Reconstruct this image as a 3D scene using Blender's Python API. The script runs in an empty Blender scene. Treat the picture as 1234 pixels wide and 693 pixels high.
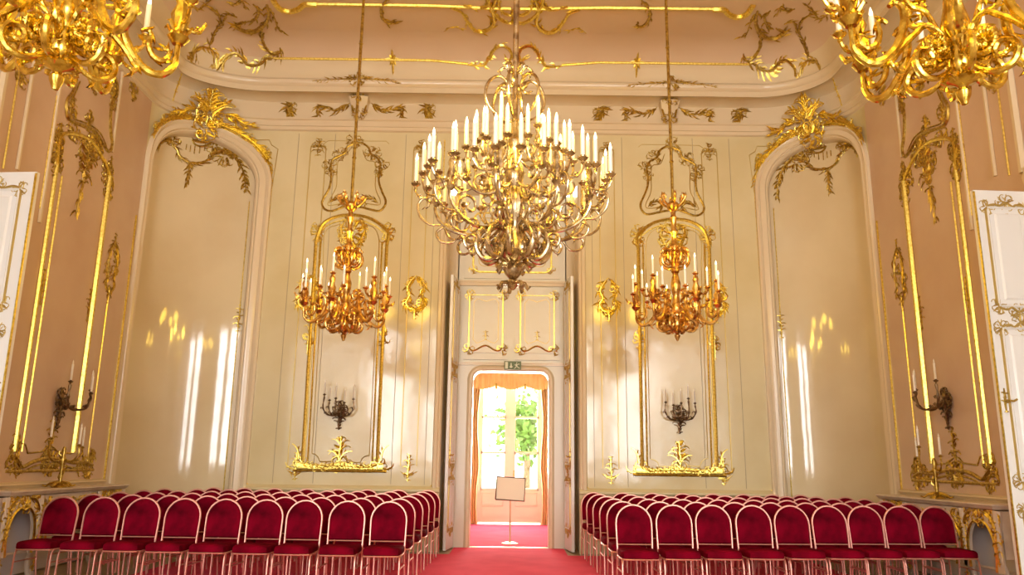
import bpy, bmesh, math, random
import numpy as np
from mathutils import Vector, Matrix
C = bpy.context.scene.collection
PI = math.pi
# ------------------------------------------------------------------ camera
F_PX = 940.0; PITCH = math.radians(12.6); ROLL = math.radians(0.727)
CAM = np.array([0.0, -13.4, 1.45])
FW = np.array([0, math.cos(PITCH), math.sin(PITCH)])
R0 = np.array([1.0, 0, 0]); U0 = np.cross(R0, FW)
RT = math.cos(ROLL)*R0 + math.sin(ROLL)*U0
UP = -math.sin(ROLL)*R0 + math.cos(ROLL)*U0
cd = bpy.data.cameras.new('camera'); cam = bpy.data.objects.new('camera', cd); C.objects.link(cam)
cd.sensor_width = 36; cd.lens = 36*F_PX/1234; cd.clip_end = 400
cam.matrix_world = Matrix(((RT[0], UP[0], -FW[0], CAM[0]), (RT[1], UP[1], -FW[1], CAM[1]), (RT[2], UP[2], -FW[2], CAM[2]), (0, 0, 0, 1)))
bpy.context.scene.camera = cam
# ------------------------------------------------------------------ world, lights, exposure
vs = bpy.context.scene.view_settings
vs.view_transform = 'Standard'; vs.look = 'None'; vs.gamma = 1; vs.use_curve_mapping = False
vs.exposure = 0.0
w = bpy.data.worlds.new('sky'); bpy.context.scene.world = w; w.use_nodes = True
bg = w.node_tree.nodes['Background']
bg.inputs[0].default_value = (1.0, 0.98, 0.94, 1); bg.inputs[1].default_value = 8.0
def area(name, loc, target, sx, sy, power, col):
    l = bpy.data.lights.new(name, 'AREA'); l.shape = 'RECTANGLE'; l.size = sx; l.size_y = sy
    l.energy = power; l.color = col
    o = bpy.data.objects.new(name, l); C.objects.link(o); o.location = loc
    o.rotation_euler = (Vector(target)-Vector(loc)).to_track_quat('-Z', 'Y').to_euler()
    return o
BACK = -20.0
BACK_WIN = (-5.05, -2.9, 2.9, 5.05)
for bx in BACK_WIN:      # daylight entering by the tall windows of the wall behind the camera
    area('window_daylight', (bx, BACK-0.35, 3.9), (bx*.8, -6, 0.2), 1.5, 5.6, 240, (0.97, 0.985, 1.0)).data.spread = math.radians(125)
area('garden_daylight', (0, 6.6, 2.6), (0, 0, 1.0), 1.7, 3.0, 520, (1.0, 0.93, 0.75))
CANDLE_POWER = {'big': 190, 'small': 56}
CANDLE_COL = (1.0, 0.65, 0.07)
# ------------------------------------------------------------------ materials
MATS = {}
def mat(name, col, rough=0.5, metal=0.0, spec=0.5, noise=None, bump=None, emit=None, coat=0.0, sheen=0.0, trans=0.0):
    m = bpy.data.materials.new(name); m.use_nodes = True
    nt = m.node_tree; b = nt.nodes['Principled BSDF']
    b.inputs['Base Color'].default_value = (*col, 1)
    b.inputs['Roughness'].default_value = rough; b.inputs['Metallic'].default_value = metal
    b.inputs['Specular IOR Level'].default_value = spec
    b.inputs['Coat Weight'].default_value = coat; b.inputs['Coat Roughness'].default_value = 0.08
    b.inputs['Sheen Weight'].default_value = sheen
    b.inputs['Transmission Weight'].default_value = trans
    tc = None
    if noise or bump:
        tc = nt.nodes.new('ShaderNodeTexCoord')
    if noise:
        scale, col2, lo, hi = noise
        n = nt.nodes.new('ShaderNodeTexNoise'); n.inputs['Scale'].default_value = scale; n.inputs['Detail'].default_value = 5
        nt.links.new(tc.outputs['Object'], n.inputs['Vector'])
        r = nt.nodes.new('ShaderNodeValToRGB'); r.color_ramp.elements[0].position = lo; r.color_ramp.elements[1].position = hi
        r.color_ramp.elements[0].color = (*col2, 1); r.color_ramp.elements[1].color = (*col, 1)
        nt.links.new(n.outputs['Fac'], r.inputs['Fac']); nt.links.new(r.outputs['Color'], b.inputs['Base Color'])
    if bump:
        scale, st, dist = bump
        n = nt.nodes.new('ShaderNodeTexNoise'); n.inputs['Scale'].default_value = scale; n.inputs['Detail'].default_value = 2
        nt.links.new(tc.outputs['Object'], n.inputs['Vector'])
        bp = nt.nodes.new('ShaderNodeBump'); bp.inputs['Strength'].default_value = st; bp.inputs['Distance'].default_value = dist
        nt.links.new(n.outputs['Fac'], bp.inputs['Height']); nt.links.new(bp.outputs['Normal'], b.inputs['Normal'])
    if emit:
        b.inputs['Emission Color'].default_value = (*emit[0], 1); b.inputs['Emission Strength'].default_value = emit[1]
    MATS[name] = m; return m
mat('stucco', (0.665, 0.572, 0.350), 0.12, noise=(0.9, (0.60, 0.50, 0.28), 0.35, 0.6), bump=(1.6, 0.25, 0.03))
mat('pink_stucco', (0.62, 0.45, 0.34), 0.22, noise=(0.8, (0.56, 0.385, 0.28), 0.35, 0.6), bump=(1.4, 0.2, 0.03))
mat('niche_stucco', (0.66, 0.545, 0.345), 0.07, noise=(0.7, (0.60, 0.475, 0.285), 0.35, 0.6), bump=(1.2, 0.12, 0.03))
mat('trim_paint', (0.68, 0.555, 0.375), 0.22, bump=(2.0, 0.1, 0.02))
mat('ceiling_paint', (0.66, 0.49, 0.34), 0.6, noise=(0.5, (0.61, 0.44, 0.295), 0.35, 0.65))
mat('cove_paint', (0.68, 0.55, 0.35), 0.55, noise=(0.5, (0.64, 0.51, 0.315), 0.35, 0.65))
mat('door_paint', (0.76, 0.75, 0.73), 0.3)
mat('portal_paint', (0.66, 0.61, 0.50), 0.3)
mat('groove', (0.40, 0.32, 0.20), 0.5)
mat('gold', (0.88, 0.70, 0.17), 0.30, 1.0, noise=(30, (0.60, 0.42, 0.07), 0.3, 0.6))
mat('dull_gold', (0.55, 0.40, 0.13), 0.42, 0.8)
mat('antique_gold', (0.62, 0.45, 0.11), 0.36, 1.0, noise=(25, (0.34, 0.22, 0.05), 0.35, 0.6))
mat('pale_gold', (0.80, 0.67, 0.42), 0.27, 1.0, noise=(12, (0.34, 0.24, 0.13), 0.38, 0.58))
mat('copper_gold', (0.88, 0.58, 0.18), 0.28, 1.0, noise=(14, (0.42, 0.20, 0.05), 0.38, 0.58))
mat('bright_gold', (0.92, 0.70, 0.13), 0.24, 1.0, noise=(16, (0.48, 0.28, 0.04), 0.36, 0.58))
mat('bronze', (0.26, 0.17, 0.09), 0.42, 0.9, noise=(20, (0.12, 0.08, 0.05), 0.35, 0.6))
mat('candle_wax', (0.90, 0.87, 0.80), 0.4)
mat('grey_candle', (0.62, 0.55, 0.45), 0.4)
mat('bulb', (1, 0.95, 0.85), 0.3, emit=((1.0, 0.86, 0.62), 3.0))
mat('dim_bulb', (0.9, 0.85, 0.75), 0.2)
mat('velvet', (0.185, 0.0006, 0.013), 0.8, spec=0.04, noise=(3.2, (0.07, 0.0003, 0.005), 0.40, 0.60))
mat('rose_metal', (0.72, 0.36, 0.29), 0.42, 0.7)
mat('carpet', (0.92, 0.105, 0.21), 0.9, spec=0.1, sheen=0.0, noise=(2.0, (0.83, 0.08, 0.175), 0.35, 0.65))
mat('parquet', (0.46, 0.35, 0.24), 0.35, noise=(6, (0.36, 0.26, 0.17), 0.3, 0.7))
mat('console_marble', (0.70, 0.60, 0.50), 0.3, noise=(5, (0.60, 0.49, 0.40), 0.35, 0.6))
mat('console_back', (0.66, 0.60, 0.58), 0.6)
mat('curtain', (0.90, 0.66, 0.32), 0.75, noise=(2, (0.86, 0.58, 0.24), 0.35, 0.65))
mat('vestibule_paint', (0.88, 0.82, 0.70), 0.5)
mat('sign_green', (0.10, 0.14, 0.05), 0.5)
mat('sign_white', (0.62, 0.62, 0.45), 0.5)
mat('paper', (0.80, 0.70, 0.55), 0.6)
mat('dark_frame', (0.12, 0.07, 0.045), 0.5)
mat('stand_metal', (0.80, 0.62, 0.42), 0.3, 0.7)
mat('foliage', (0.10, 0.22, 0.04), 0.7, noise=(3, (0.2, 0.33, 0.06), 0.3, 0.7))
mat('garden', (0.45, 0.5, 0.3), 0.9)
g = mat('glass', (1, 1, 1), 0.02); nt_ = g.node_tree     # clear thin window glass: mostly transparent, a little gloss
_t = nt_.nodes.new('ShaderNodeBsdfTransparent'); _g = nt_.nodes.new('ShaderNodeBsdfGlossy'); _g.inputs['Roughness'].default_value = .03
_m = nt_.nodes.new('ShaderNodeMixShader'); _m.inputs[0].default_value = .06
nt_.links.new(_t.outputs[0], _m.inputs[1]); nt_.links.new(_g.outputs[0], _m.inputs[2]); nt_.links.new(_m.outputs[0], nt_.nodes['Material Output'].inputs['Surface'])
# ------------------------------------------------------------------ mesh builder
def nrm(v):
    l = math.sqrt(v[0]*v[0]+v[1]*v[1]+v[2]*v[2]) or 1.0
    return np.array((v[0]/l, v[1]/l, v[2]/l))
class MB:
    def __init__(self): self.v = []; self.f = []; self.mi = []
    def add(self, vs_, fs, m=0):
        b = len(self.v); self.v += [tuple(map(float, p)) for p in vs_]
        self.f += [tuple(b+i for i in q) for q in fs]; self.mi += [m]*len(fs)
    def tube(self, pts, rad, k=6, m=0, cap=True, up=None):
        pts = [np.array(p, float) for p in pts]; n = len(pts)
        if n < 2: return
        if not hasattr(rad, '__len__'): rad = [rad]*n
        V = []; T = []
        for i in range(n):
            T.append(nrm(pts[min(i+1, n-1)]-pts[max(i-1, 0)]))
        a = np.array((0, 0, 1.0)) if abs(T[0][2]) < 0.9 else np.array((1.0, 0, 0))
        if up is not None: a = np.array(up, float)
        u = nrm(np.cross(T[0], a))
        for i in range(n):
            u = nrm(u-T[i]*float(u@T[i])); wv = np.cross(T[i], u)
            for j in range(k):
                t = 2*PI*j/k
                V.append(pts[i]+(u*math.cos(t)+wv*math.sin(t))*rad[i])
        Fs = [(i*k+j, i*k+(j+1) % k, (i+1)*k+(j+1) % k, (i+1)*k+j) for i in range(n-1) for j in range(k)]
        if cap: Fs += [tuple(range(k))[::-1], tuple(range((n-1)*k, n*k))]
        self.add(V, Fs, m)
    def box(self, lo, hi, m=0):
        x0, y0, z0 = lo; x1, y1, z1 = hi
        self.add([(x0, y0, z0), (x1, y0, z0), (x1, y1, z0), (x0, y1, z0), (x0, y0, z1), (x1, y0, z1), (x1, y1, z1), (x0, y1, z1)],
                 [(3, 2, 1, 0), (4, 5, 6, 7), (0, 1, 5, 4), (1, 2, 6, 5), (2, 3, 7, 6), (3, 0, 4, 7)], m)
    def lathe(self, prof, k=16, m=0, c=(0, 0, 0)):
        V = []; n = len(prof)
        for r, z in prof:
            for j in range(k):
                t = 2*PI*j/k; V.append((c[0]+r*math.cos(t), c[1]+r*math.sin(t), c[2]+z))
        Fs = [(i*k+j, i*k+(j+1) % k, (i+1)*k+(j+1) % k, (i+1)*k+j) for i in range(n-1) for j in range(k)]
        Fs += [tuple(range(k))[::-1], tuple(range((n-1)*k, n*k))]
        self.add(V, Fs, m)
    def grid(self, rows, m=0):
        n = len(rows[0]); V = [p for r in rows for p in r]
        self.add(V, [(i*n+j, i*n+j+1, (i+1)*n+j+1, (i+1)*n+j) for i in range(len(rows)-1) for j in range(n-1)], m)
    def mesh(self, name, mats, smooth=True):
        me = bpy.data.meshes.new(name); me.from_pydata(self.v, [], self.f)
        for q in (mats if isinstance(mats, (list, tuple)) else [mats]): me.materials.append(MATS[q])
        me.polygons.foreach_set('material_index', self.mi)
        if smooth: me.polygons.foreach_set('use_smooth', [True]*len(self.f))
        me.update()
        if smooth:
            try: me.set_sharp_from_angle(angle=math.radians(42))
            except Exception: pass
        return me
    def build(self, name, mats, parent=None, smooth=True, loc=None):
        o = bpy.data.objects.new(name, self.mesh(name, mats, smooth)); C.objects.link(o)
        if parent is not None: o.parent = parent
        if loc is not None: o.location = loc
        return o
def tag(o, label=None, cat=None, group=None, kind=None):
    for k_, v_ in (('label', label), ('category', cat), ('group', group), ('kind', kind)):
        if v_: o[k_] = v_
    return o
def empty(name, loc, label, cat, group=None, rz=0):
    o = bpy.data.objects.new(name, None); C.objects.link(o); o.empty_display_size = 0.1
    o.location = loc; o.rotation_euler = (0, 0, rz)
    return tag(o, label, cat, group)
def put(me, name, parent, loc=(0, 0, 0), rz=0):
    o = bpy.data.objects.new(name, me); C.objects.link(o); o.parent = parent
    o.location = loc; o.rotation_euler = (0, 0, rz); return o
def copy_tree(o, parent=None):
    c = o.copy(); C.objects.link(c)
    if parent is not None: c.parent = parent
    for ch in list(o.children): copy_tree(ch, c)
    return c
def smooth(p, k=4, closed=False):
    p = [np.array(q, float) for q in p]; n = len(p)
    if n < 3: return p
    out = []
    rng = range(n if closed else n-1)
    for i in rng:
        if closed: a, b, c, d = p[i-1], p[i], p[(i+1) % n], p[(i+2) % n]
        else:
            b, c = p[i], p[i+1]; a = p[i-1] if i else 2*b-c; d = p[i+2] if i+2 < n else 2*c-b
        for j in range(k):
            t = j/k
            out.append(0.5*((2*b)+(c-a)*t+(2*a-5*b+4*c-d)*t*t+(3*b-a-3*c+d)*t**3))
    out.append(p[0] if closed else p[-1])
    return out
def clothoid(p, ang, length, k0, k1, n=14):
    out = [np.array(p, float)]; d = length/n
    for i in range(n):
        ang += (k0+(k1-k0)*(i+0.5)/n)*d
        out.append(out[-1]+d*np.array((math.cos(ang), math.sin(ang))))
    return out
# ------------------------------------------------------------------ plan of the room and surface maps
WID = {'L': 6.15, 'R': 5.85}; AX = {'L': 1.78, 'R': 1.48}; AY = {'L': 1.15, 'R': 1.35}
S0, AL = 4.37, 2.3; S1 = S0+AL                      # straight far wall, rounded corner, then the side wall
SG = {'L': -1, 'R': 1}
def path(side, s):
    g_ = SG[side]
    if s <= S0: return (g_*s, 0.0), (0.0, -1.0)
    if s <= S1:
        f = (s-S0)/AL*PI/2; ax, ay = AX[side], AY[side]; x0 = WID[side]-ax
        nx, ny = -math.sin(f)/ax, -math.cos(f)/ay; l = math.hypot(nx, ny)
        return (g_*(x0+ax*math.sin(f)), -ay+ay*math.cos(f)), (g_*nx/l, ny/l)
    return (g_*WID[side], -AY[side]-(s-S1)), (-g_, 0.0)
def P(side, s, z, n=0.0):
    (x, y), (a, b) = path(side, s); return np.array((x+a*n, y+b*n, z))
def WM(side):
    return lambda a, b, n=0.0: P(side, a, b, n)
def ray(u, v): return FW+RT*((u-617)/F_PX)-UP*((v-346.5)/F_PX)
_ss = np.linspace(0, 16, 1601); _pl = {sd: np.array([path(sd, s)[0] for s in _ss]) for sd in 'LR'}
def W(u, v, side='L'):
    d = ray(u, v); q = _pl[side]-CAM[:2]; cr = q[:, 0]*d[1]-q[:, 1]*d[0]
    ok = (cr[:-1]*cr[1:] <= 0); i = int(np.argmax(ok)); f = cr[i]/(cr[i]-cr[i+1]+1e-12)
    pt = q[i]*(1-f)+q[i+1]*f; t = math.hypot(*pt)/math.hypot(d[0], d[1])
    return (_ss[i]+f*0.01, CAM[2]+t*d[2])
def trw(x0, y0, sc, pts, side='L'): return [W(x0+a/sc, y0+b/sc, side) for a, b in pts]
def onplane(u, v, y):
    d = ray(u, v); t = (y-CAM[1])/d[1]; return CAM+t*d
_all = np.concatenate([_pl['L'][::4], _pl['R'][::4]])
ZC0, ZCOV, ZCEIL, N0, N1 = 8.20, 0.55, 8.75, 0.42, 1.10
def zceil(x, y):
    n = float(np.min(np.hypot(_all[:, 0]-x, _all[:, 1]-y)))
    if n >= N1: return ZCEIL
    q = min(1.0, (N1-n)/(N1-N0)); return ZC0+ZCOV*math.sqrt(max(0, 1-q*q))
def CE(u, v):
    d = ray(u, v); t0 = 5.0
    for i in range(400):
        t = t0+i*0.03; p = CAM+t*d
        if p[2] > 8.15 and p[2] >= zceil(p[0], p[1]): break
    return (p[0], p[1])
def CM(a, b, n=0.0): return np.array((a, b, zceil(a, b)-n))
def trc(x0, y0, sc, pts): return [CE(x0+a/sc, y0+b/sc) for a, b in pts]
def mirc(pts):
    out = []
    for x, y in pts:
        ax = abs(x); ax = ax if ax < 3 else 3+(ax-3)*2.85/3.15
        out.append((ax, y))
    return out
# ------------------------------------------------------------------ gilding tools working on any surface map M(a, b, n)
def line(mb, M, pts, r=0.012, m=0, k=5, lift=0.3, taper=False, sm=0, closed=False):
    if sm: pts = smooth(pts, sm, closed)
    n = len(pts); p3 = [M(p[0], p[1], r*lift) for p in pts]
    rad = [r*(0.35+0.65*math.sin(PI*(i+0.5)/n)) for i in range(n)] if taper else r
    mb.tube(p3, rad, k, m)
def vline(mb, M, a, b, r, m=0, k=5, seg=6):
    line(mb, M, [(a[0]+(b[0]-a[0])*i/seg, a[1]+(b[1]-a[1])*i/seg) for i in range(seg+1)], r, m, k)
def leaf(mb, M, a, b, ang, ln, wd, m=0, curl=0.0, h=None):
    h = wd*0.45 if h is None else h
    ca, sa = math.cos(ang), math.sin(ang)
    def q(t, s_, n):
        bend = curl*t*t*ln
        return M(a+ca*t*ln-sa*(s_+bend), b+sa*t*ln+ca*(s_+bend), n)
    V = [q(0, 0, 0.004), q(.3, wd*.42, 0.003), q(.38, 0, h), q(.3, -wd*.42, 0.003), q(.68, wd*.30, .003), q(.72, 0, h*.8), q(.68, -wd*.30, .003), q(1, 0, h*.5)]
    mb.add(V, [(0, 2, 1), (0, 3, 2), (1, 2, 5, 4), (2, 3, 6, 5), (4, 5, 7), (5, 6, 7)], m)
def curl(mb, M, a, b, ang, ln, k1, r=0.014, m=0, leaves=2, rnd=random):
    pts = clothoid((a, b), ang, ln, 0.5*k1*0.2, k1, 12); n = len(pts)
    mb.tube([M(p[0], p[1], r*0.6) for p in pts], [r*(1-0.55*i/n) for i in range(n)], 5, m)
    for i in range(leaves):
        j = int((i+1)/(leaves+1)*n*0.8); d = pts[j+1]-pts[j]
        leaf(mb, M, pts[j][0], pts[j][1], math.atan2(d[1], d[0])-math.copysign(0.7, k1), ln*0.28, ln*0.13, m)
    return pts
def pendant(mb, M, a, b, wd, ht, seed, n=9, m=0, r=0.013):
    """a symmetrical bunch of curls and leaves hanging / standing on the axis a, centred on b"""
    rd = random.Random(seed); ht2 = ht/2
    line(mb, M, [(a, b-ht2), (a+wd*0.05, b-ht2*.3), (a-wd*0.03, b+ht2*.4), (a, b+ht2)], r, m, taper=True, sm=3)
    for i in range(n):
        t = -0.9+1.8*i/(n-1); env = wd*0.5*(1-0.75*t*t)
        for s_ in (-1, 1):
            an = PI/2-s_*rd.uniform(0.5, 1.5)
            if i % 2: leaf(mb, M, a, b+t*ht2, an, env*rd.uniform(.8, 1.15), wd*0.22, m, s_*0.3)
            else: curl(mb, M, a+s_*wd*.03, b+t*ht2, an, env*1.5, -s_*rd.uniform(1.4, 2.4)/max(env, 0.02), r*.8, m, 1)
def garland(mb, M, pts, size, seed, m=0, r=0.012, every=1, side=0):
    rd = random.Random(seed); pp = smooth(pts, 4); n = len(pp)
    mb.tube([M(p[0], p[1], r*.6) for p in pp], [r*(0.5+0.5*math.sin(PI*(i+.5)/n)) for i in range(n)], 5, m)
    for i in range(1, n-1, every):
        d = pp[i+1]-pp[i-1]; an = math.atan2(d[1], d[0])
        for s_ in ((1, -1) if rd.random() < .55 else ((1 if (i//every) % 2 else -1),)): leaf(mb, M, pp[i][0], pp[i][1], an+s_*rd.uniform(.5, 1.2), size*rd.uniform(.6, 1.3), size*0.36, m, -s_*0.5)
def cluster(mb, M, a, b, wd, ht, seed, n=14, m=0, r=0.013):
    rd = random.Random(seed); n = int(n*1.5)
    for i in range(n):
        t = 2*PI*(i+rd.random()*.6)/n; q = rd.uniform(.1, .55)
        x, y = a+math.cos(t)*q*wd*.5, b+math.sin(t)*q*ht*.5
        ln = 0.5*math.hypot(math.cos(t)*wd, math.sin(t)*ht)*(1-q)+0.02
        ln = min(ln, .32*min(wd, ht)+.03)
        if i % 2: leaf(mb, M, x, y, t+rd.uniform(-.7, .7), ln*1.0, ln*.34, m, rd.uniform(-.5, .5))
        else: curl(mb, M, x, y, t+rd.uniform(-.8, .8), ln*2.0, rd.choice((-1, 1))*2.8/ln, r*.8, m, 1)
def star(mb, M, a, b, s_, m=0):
    for k_ in range(8):
        leaf(mb, M, a, b, k_*PI/4, s_*(1.0 if k_ % 2 == 0 else .55), s_*.34, m)
# ------------------------------------------------------------------ the shell
Z_ARCH = 7.36
def swept(prof, side, ss, m=0, mb=None):
    mb = mb or MB(); rows = [[P(side, s, z, n) for n, z in prof] for s in ss]
    if side == 'L': rows = [r[::-1] for r in rows]
    mb.grid(rows, m); return mb
def arr(a, b, n): return [a+(b-a)*i/n for i in range(n+1)]
HALF = 1.16; Z_BAY = 6.35
far = MB()
for sd in 'LR':
    swept([(0.0, 1.0), (0.0, 4), (0.0, Z_BAY), (0.0, Z_ARCH)], sd, arr(HALF, S0, 6), 0, far)
    swept([(0.05, 0.0), (0.05, 0.93), (0.09, 0.95), (0.09, 0.985), (0.06, 1.0), (0.02, 1.03), (0.0, 1.035)], sd, arr(HALF, S0, 6), 0, far)
far.add([(-HALF, 0, Z_BAY), (HALF, 0, Z_BAY), (HALF, 0, Z_ARCH), (-HALF, 0, Z_ARCH)], [(0, 1, 2, 3)])
wall_far = tag(far.build('wall_far', 'stucco'), kind='structure')
DOOR0, DOOR1, ZDOOR = 3.95, 5.55, 4.55    # side doorways, distance along the side wall past the corner
walls = {}; corners = {}
for sd in 'LR':
    nm = 'left' if sd == 'L' else 'right'
    b = MB(); end = S1+20.0-AY[sd]
    pr = [(0, 0), (0, 1.2), (0, ZDOOR), (0, Z_ARCH)]
    swept(pr, sd, arr(S1, S1+DOOR0, 5), 0, b); swept([(0, ZDOOR), (0, Z_ARCH)], sd, arr(S1+DOOR0, S1+DOOR1, 2), 0, b)
    swept(pr, sd, arr(S1+DOOR1, end, 6), 0, b)
    walls[sd] = tag(b.build('wall_'+nm, 'pink_stucco'), kind='structure')
    dr = MB()
    for s in (S1+DOOR0, S1+DOOR1):          # door reveals
        dr.grid([[P(sd, s, 0, 0), P(sd, s, ZDOOR, 0)], [P(sd, s, 0, -.5), P(sd, s, ZDOOR, -.5)]])
    dr.grid([[P(sd, S1+DOOR0, 0, -.5), P(sd, S1+DOOR0, ZDOOR, -.5)], [P(sd, S1+DOOR1, 0, -.5), P(sd, S1+DOOR1, ZDOOR, -.5)]])
    dr.grid([[P(sd, S1+DOOR0, ZDOOR, 0), P(sd, S1+DOOR0, ZDOOR, -.5)], [P(sd, S1+DOOR1, ZDOOR, 0), P(sd, S1+DOOR1, ZDOOR, -.5)]])
    tag(dr.build('trim_3' if sd == 'L' else 'trim_4', 'door_paint', smooth=False), 'reveal of the doorway in the %s wall' % nm, kind='structure')
    # rounded corner with the arched niche
    ZS, RZ, MW = 6.28, 1.06, 0.27
    def zarch(s, d): 
        a_ = AL/2-d; t = (s-(S0+AL/2))/a_; return ZS+(RZ-d)*math.sqrt(max(0, 1-t*t))
    b = MB(); ss = [S0+AL/2*(1-math.cos(PI*i/40)) for i in range(41)]
    rows = [[P(sd, s, zarch(s, 0)+(Z_ARCH+.02-zarch(s, 0))*j/2) for j in range(3)] for s in ss]
    b.grid(rows if sd == 'R' else [r[::-1] for r in rows])
    s2 = [S0+MW-.02+(AL-2*MW+.04)/2*(1-math.cos(PI*i/40)) for i in range(41)]
    rows = [[P(sd, s, q, -.13) for q in (0, 3, ZS-.1, zarch(s, MW-.02))] for s in s2]
    b.grid(rows if sd == 'R' else [r[::-1] for r in rows], 1)
    corners[sd] = tag(b.build('wall_corner_'+nm, ['stucco', 'niche_stucco']), kind='structure')
    fr = MB(); prof = [(0.0, -.01), (0.0, .05), (.03, .075), (.07, .06), (.085, .045), (.12, .07), (.17, .075), (.195, .04), (.21, .05), (.235, .03), (.255, -.02), (MW, -.13)]
    def arch_pts(d):
        o = [(S0+d, z) for z in (0, 1.5, 3, 4.5, 5.6)]
        for i in range(33):
            t = PI-PI*i/32; o.append((S0+AL/2+(AL/2-d)*math.cos(t), ZS+(RZ-d)*math.sin(t)))
        return o+[(S1-d, z) for z in (5.6, 4.5, 3, 1.5, 0)]
    cols = [arch_pts(d) for d, n in prof]
    rows = [[P(sd, cols[j][i][0], cols[j][i][1], prof[j][1]) for j in range(len(prof))] for i in range(len(cols[0]))]
    fr.grid(rows if sd == 'R' else [r[::-1] for r in rows])
    fr.build('niche_frame', 'trim_paint', corners[sd])
# entablature and cornice run round the room
ENT = [(0.0, 7.34), (.04, 7.36), (.04, 7.42), (.06, 7.43), (.06, 7.53), (.09, 7.55), (.09, 7.585), (.03, 7.60), (.03, 7.90), (.07, 7.93), (.12, 7.935), (.22, 7.98), (.33, 7.965), (.40, 7.94), (.42, 7.93), (.42, 8.03), (.46, 8.06), (.48, 8.10), (.48, 8.14), (.44, 8.17), (.42, 8.20)]
ss_all = arr(0, S0, 4)+arr(S0, S1, 28)[1:]+arr(S1, S1+18.6, 6)[1:]
for sd in 'LR':
    cn = swept(ENT, sd, ss_all).build('trim_1' if sd == 'L' else 'trim_2', 'trim_paint'); tag(cn, kind='structure')
    cn['label'] = 'cornice on the %s half of the hall' % ('left' if sd == 'L' else 'right')
cv = MB(); COV = [(N1-(N1-N0)*math.cos(PI/2*i/10), ZC0+ZCOV*math.sin(PI/2*i/10)) for i in range(11)]
N_LINE = -CE(473, 70.6)[1]; _q = math.acos((N1-N_LINE)/(N1-N0))
for k_, (q0_, q1_) in enumerate(((0, _q), (_q, PI/2))):
    COV = [(N1-(N1-N0)*math.cos(q), ZC0+ZCOV*math.sin(q)) for q in arr(q0_, q1_, 6)]
    for sd in 'LR': swept(COV, sd, ss_all, k_, cv)
cv.add([(-6.5, BACK, ZCEIL+.002), (6.5, BACK, ZCEIL+.002), (6.5, .3, ZCEIL+.002), (-6.5, .3, ZCEIL+.002)], [(0, 3, 2, 1)], 1)
ceiling = tag(cv.build('ceiling', ['cove_paint', 'ceiling_paint']), kind='structure')
fl = MB(); fl.add([(-6.6, BACK, 0), (6.6, BACK, 0), (6.6, .2, 0), (-6.6, .2, 0)], [(0, 1, 2, 3)])
tag(fl.build('floor', 'parquet'), kind='structure')
# back wall behind the camera with its four tall windows
bw = MB(); xs = [-6.3]; WZ0, WZ1 = 1.0, 6.7
for bx in BACK_WIN: xs += [bx-.75, bx+.75]
xs.append(6.3)
for i in range(0, len(xs)-1):
    a, c = xs[i], xs[i+1]
    if i % 2 == 0: bw.box((a, BACK-.3, 0), (c, BACK, 9))
    else: bw.box((a, BACK-.3, 0), (c, BACK, WZ0)); bw.box((a, BACK-.3, WZ1), (c, BACK, 9))
tag(bw.build('wall_back', 'stucco', smooth=False), kind='structure')
for i, bx in enumerate(BACK_WIN):
    f = MB()
    for q in (-.75, -.04, .67): f.box((bx+q, BACK-.2, WZ0), (bx+q+.08, BACK-.12, WZ1))
    for z in arr(WZ0, WZ1-.08, 6): f.box((bx-.75, BACK-.2, z), (bx+.75, BACK-.12, z+(.22 if abs(z-4.76) < .3 else .07)))
    tag(f.build('window_%d' % (i+2), 'door_paint', smooth=False), kind='structure')
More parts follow.
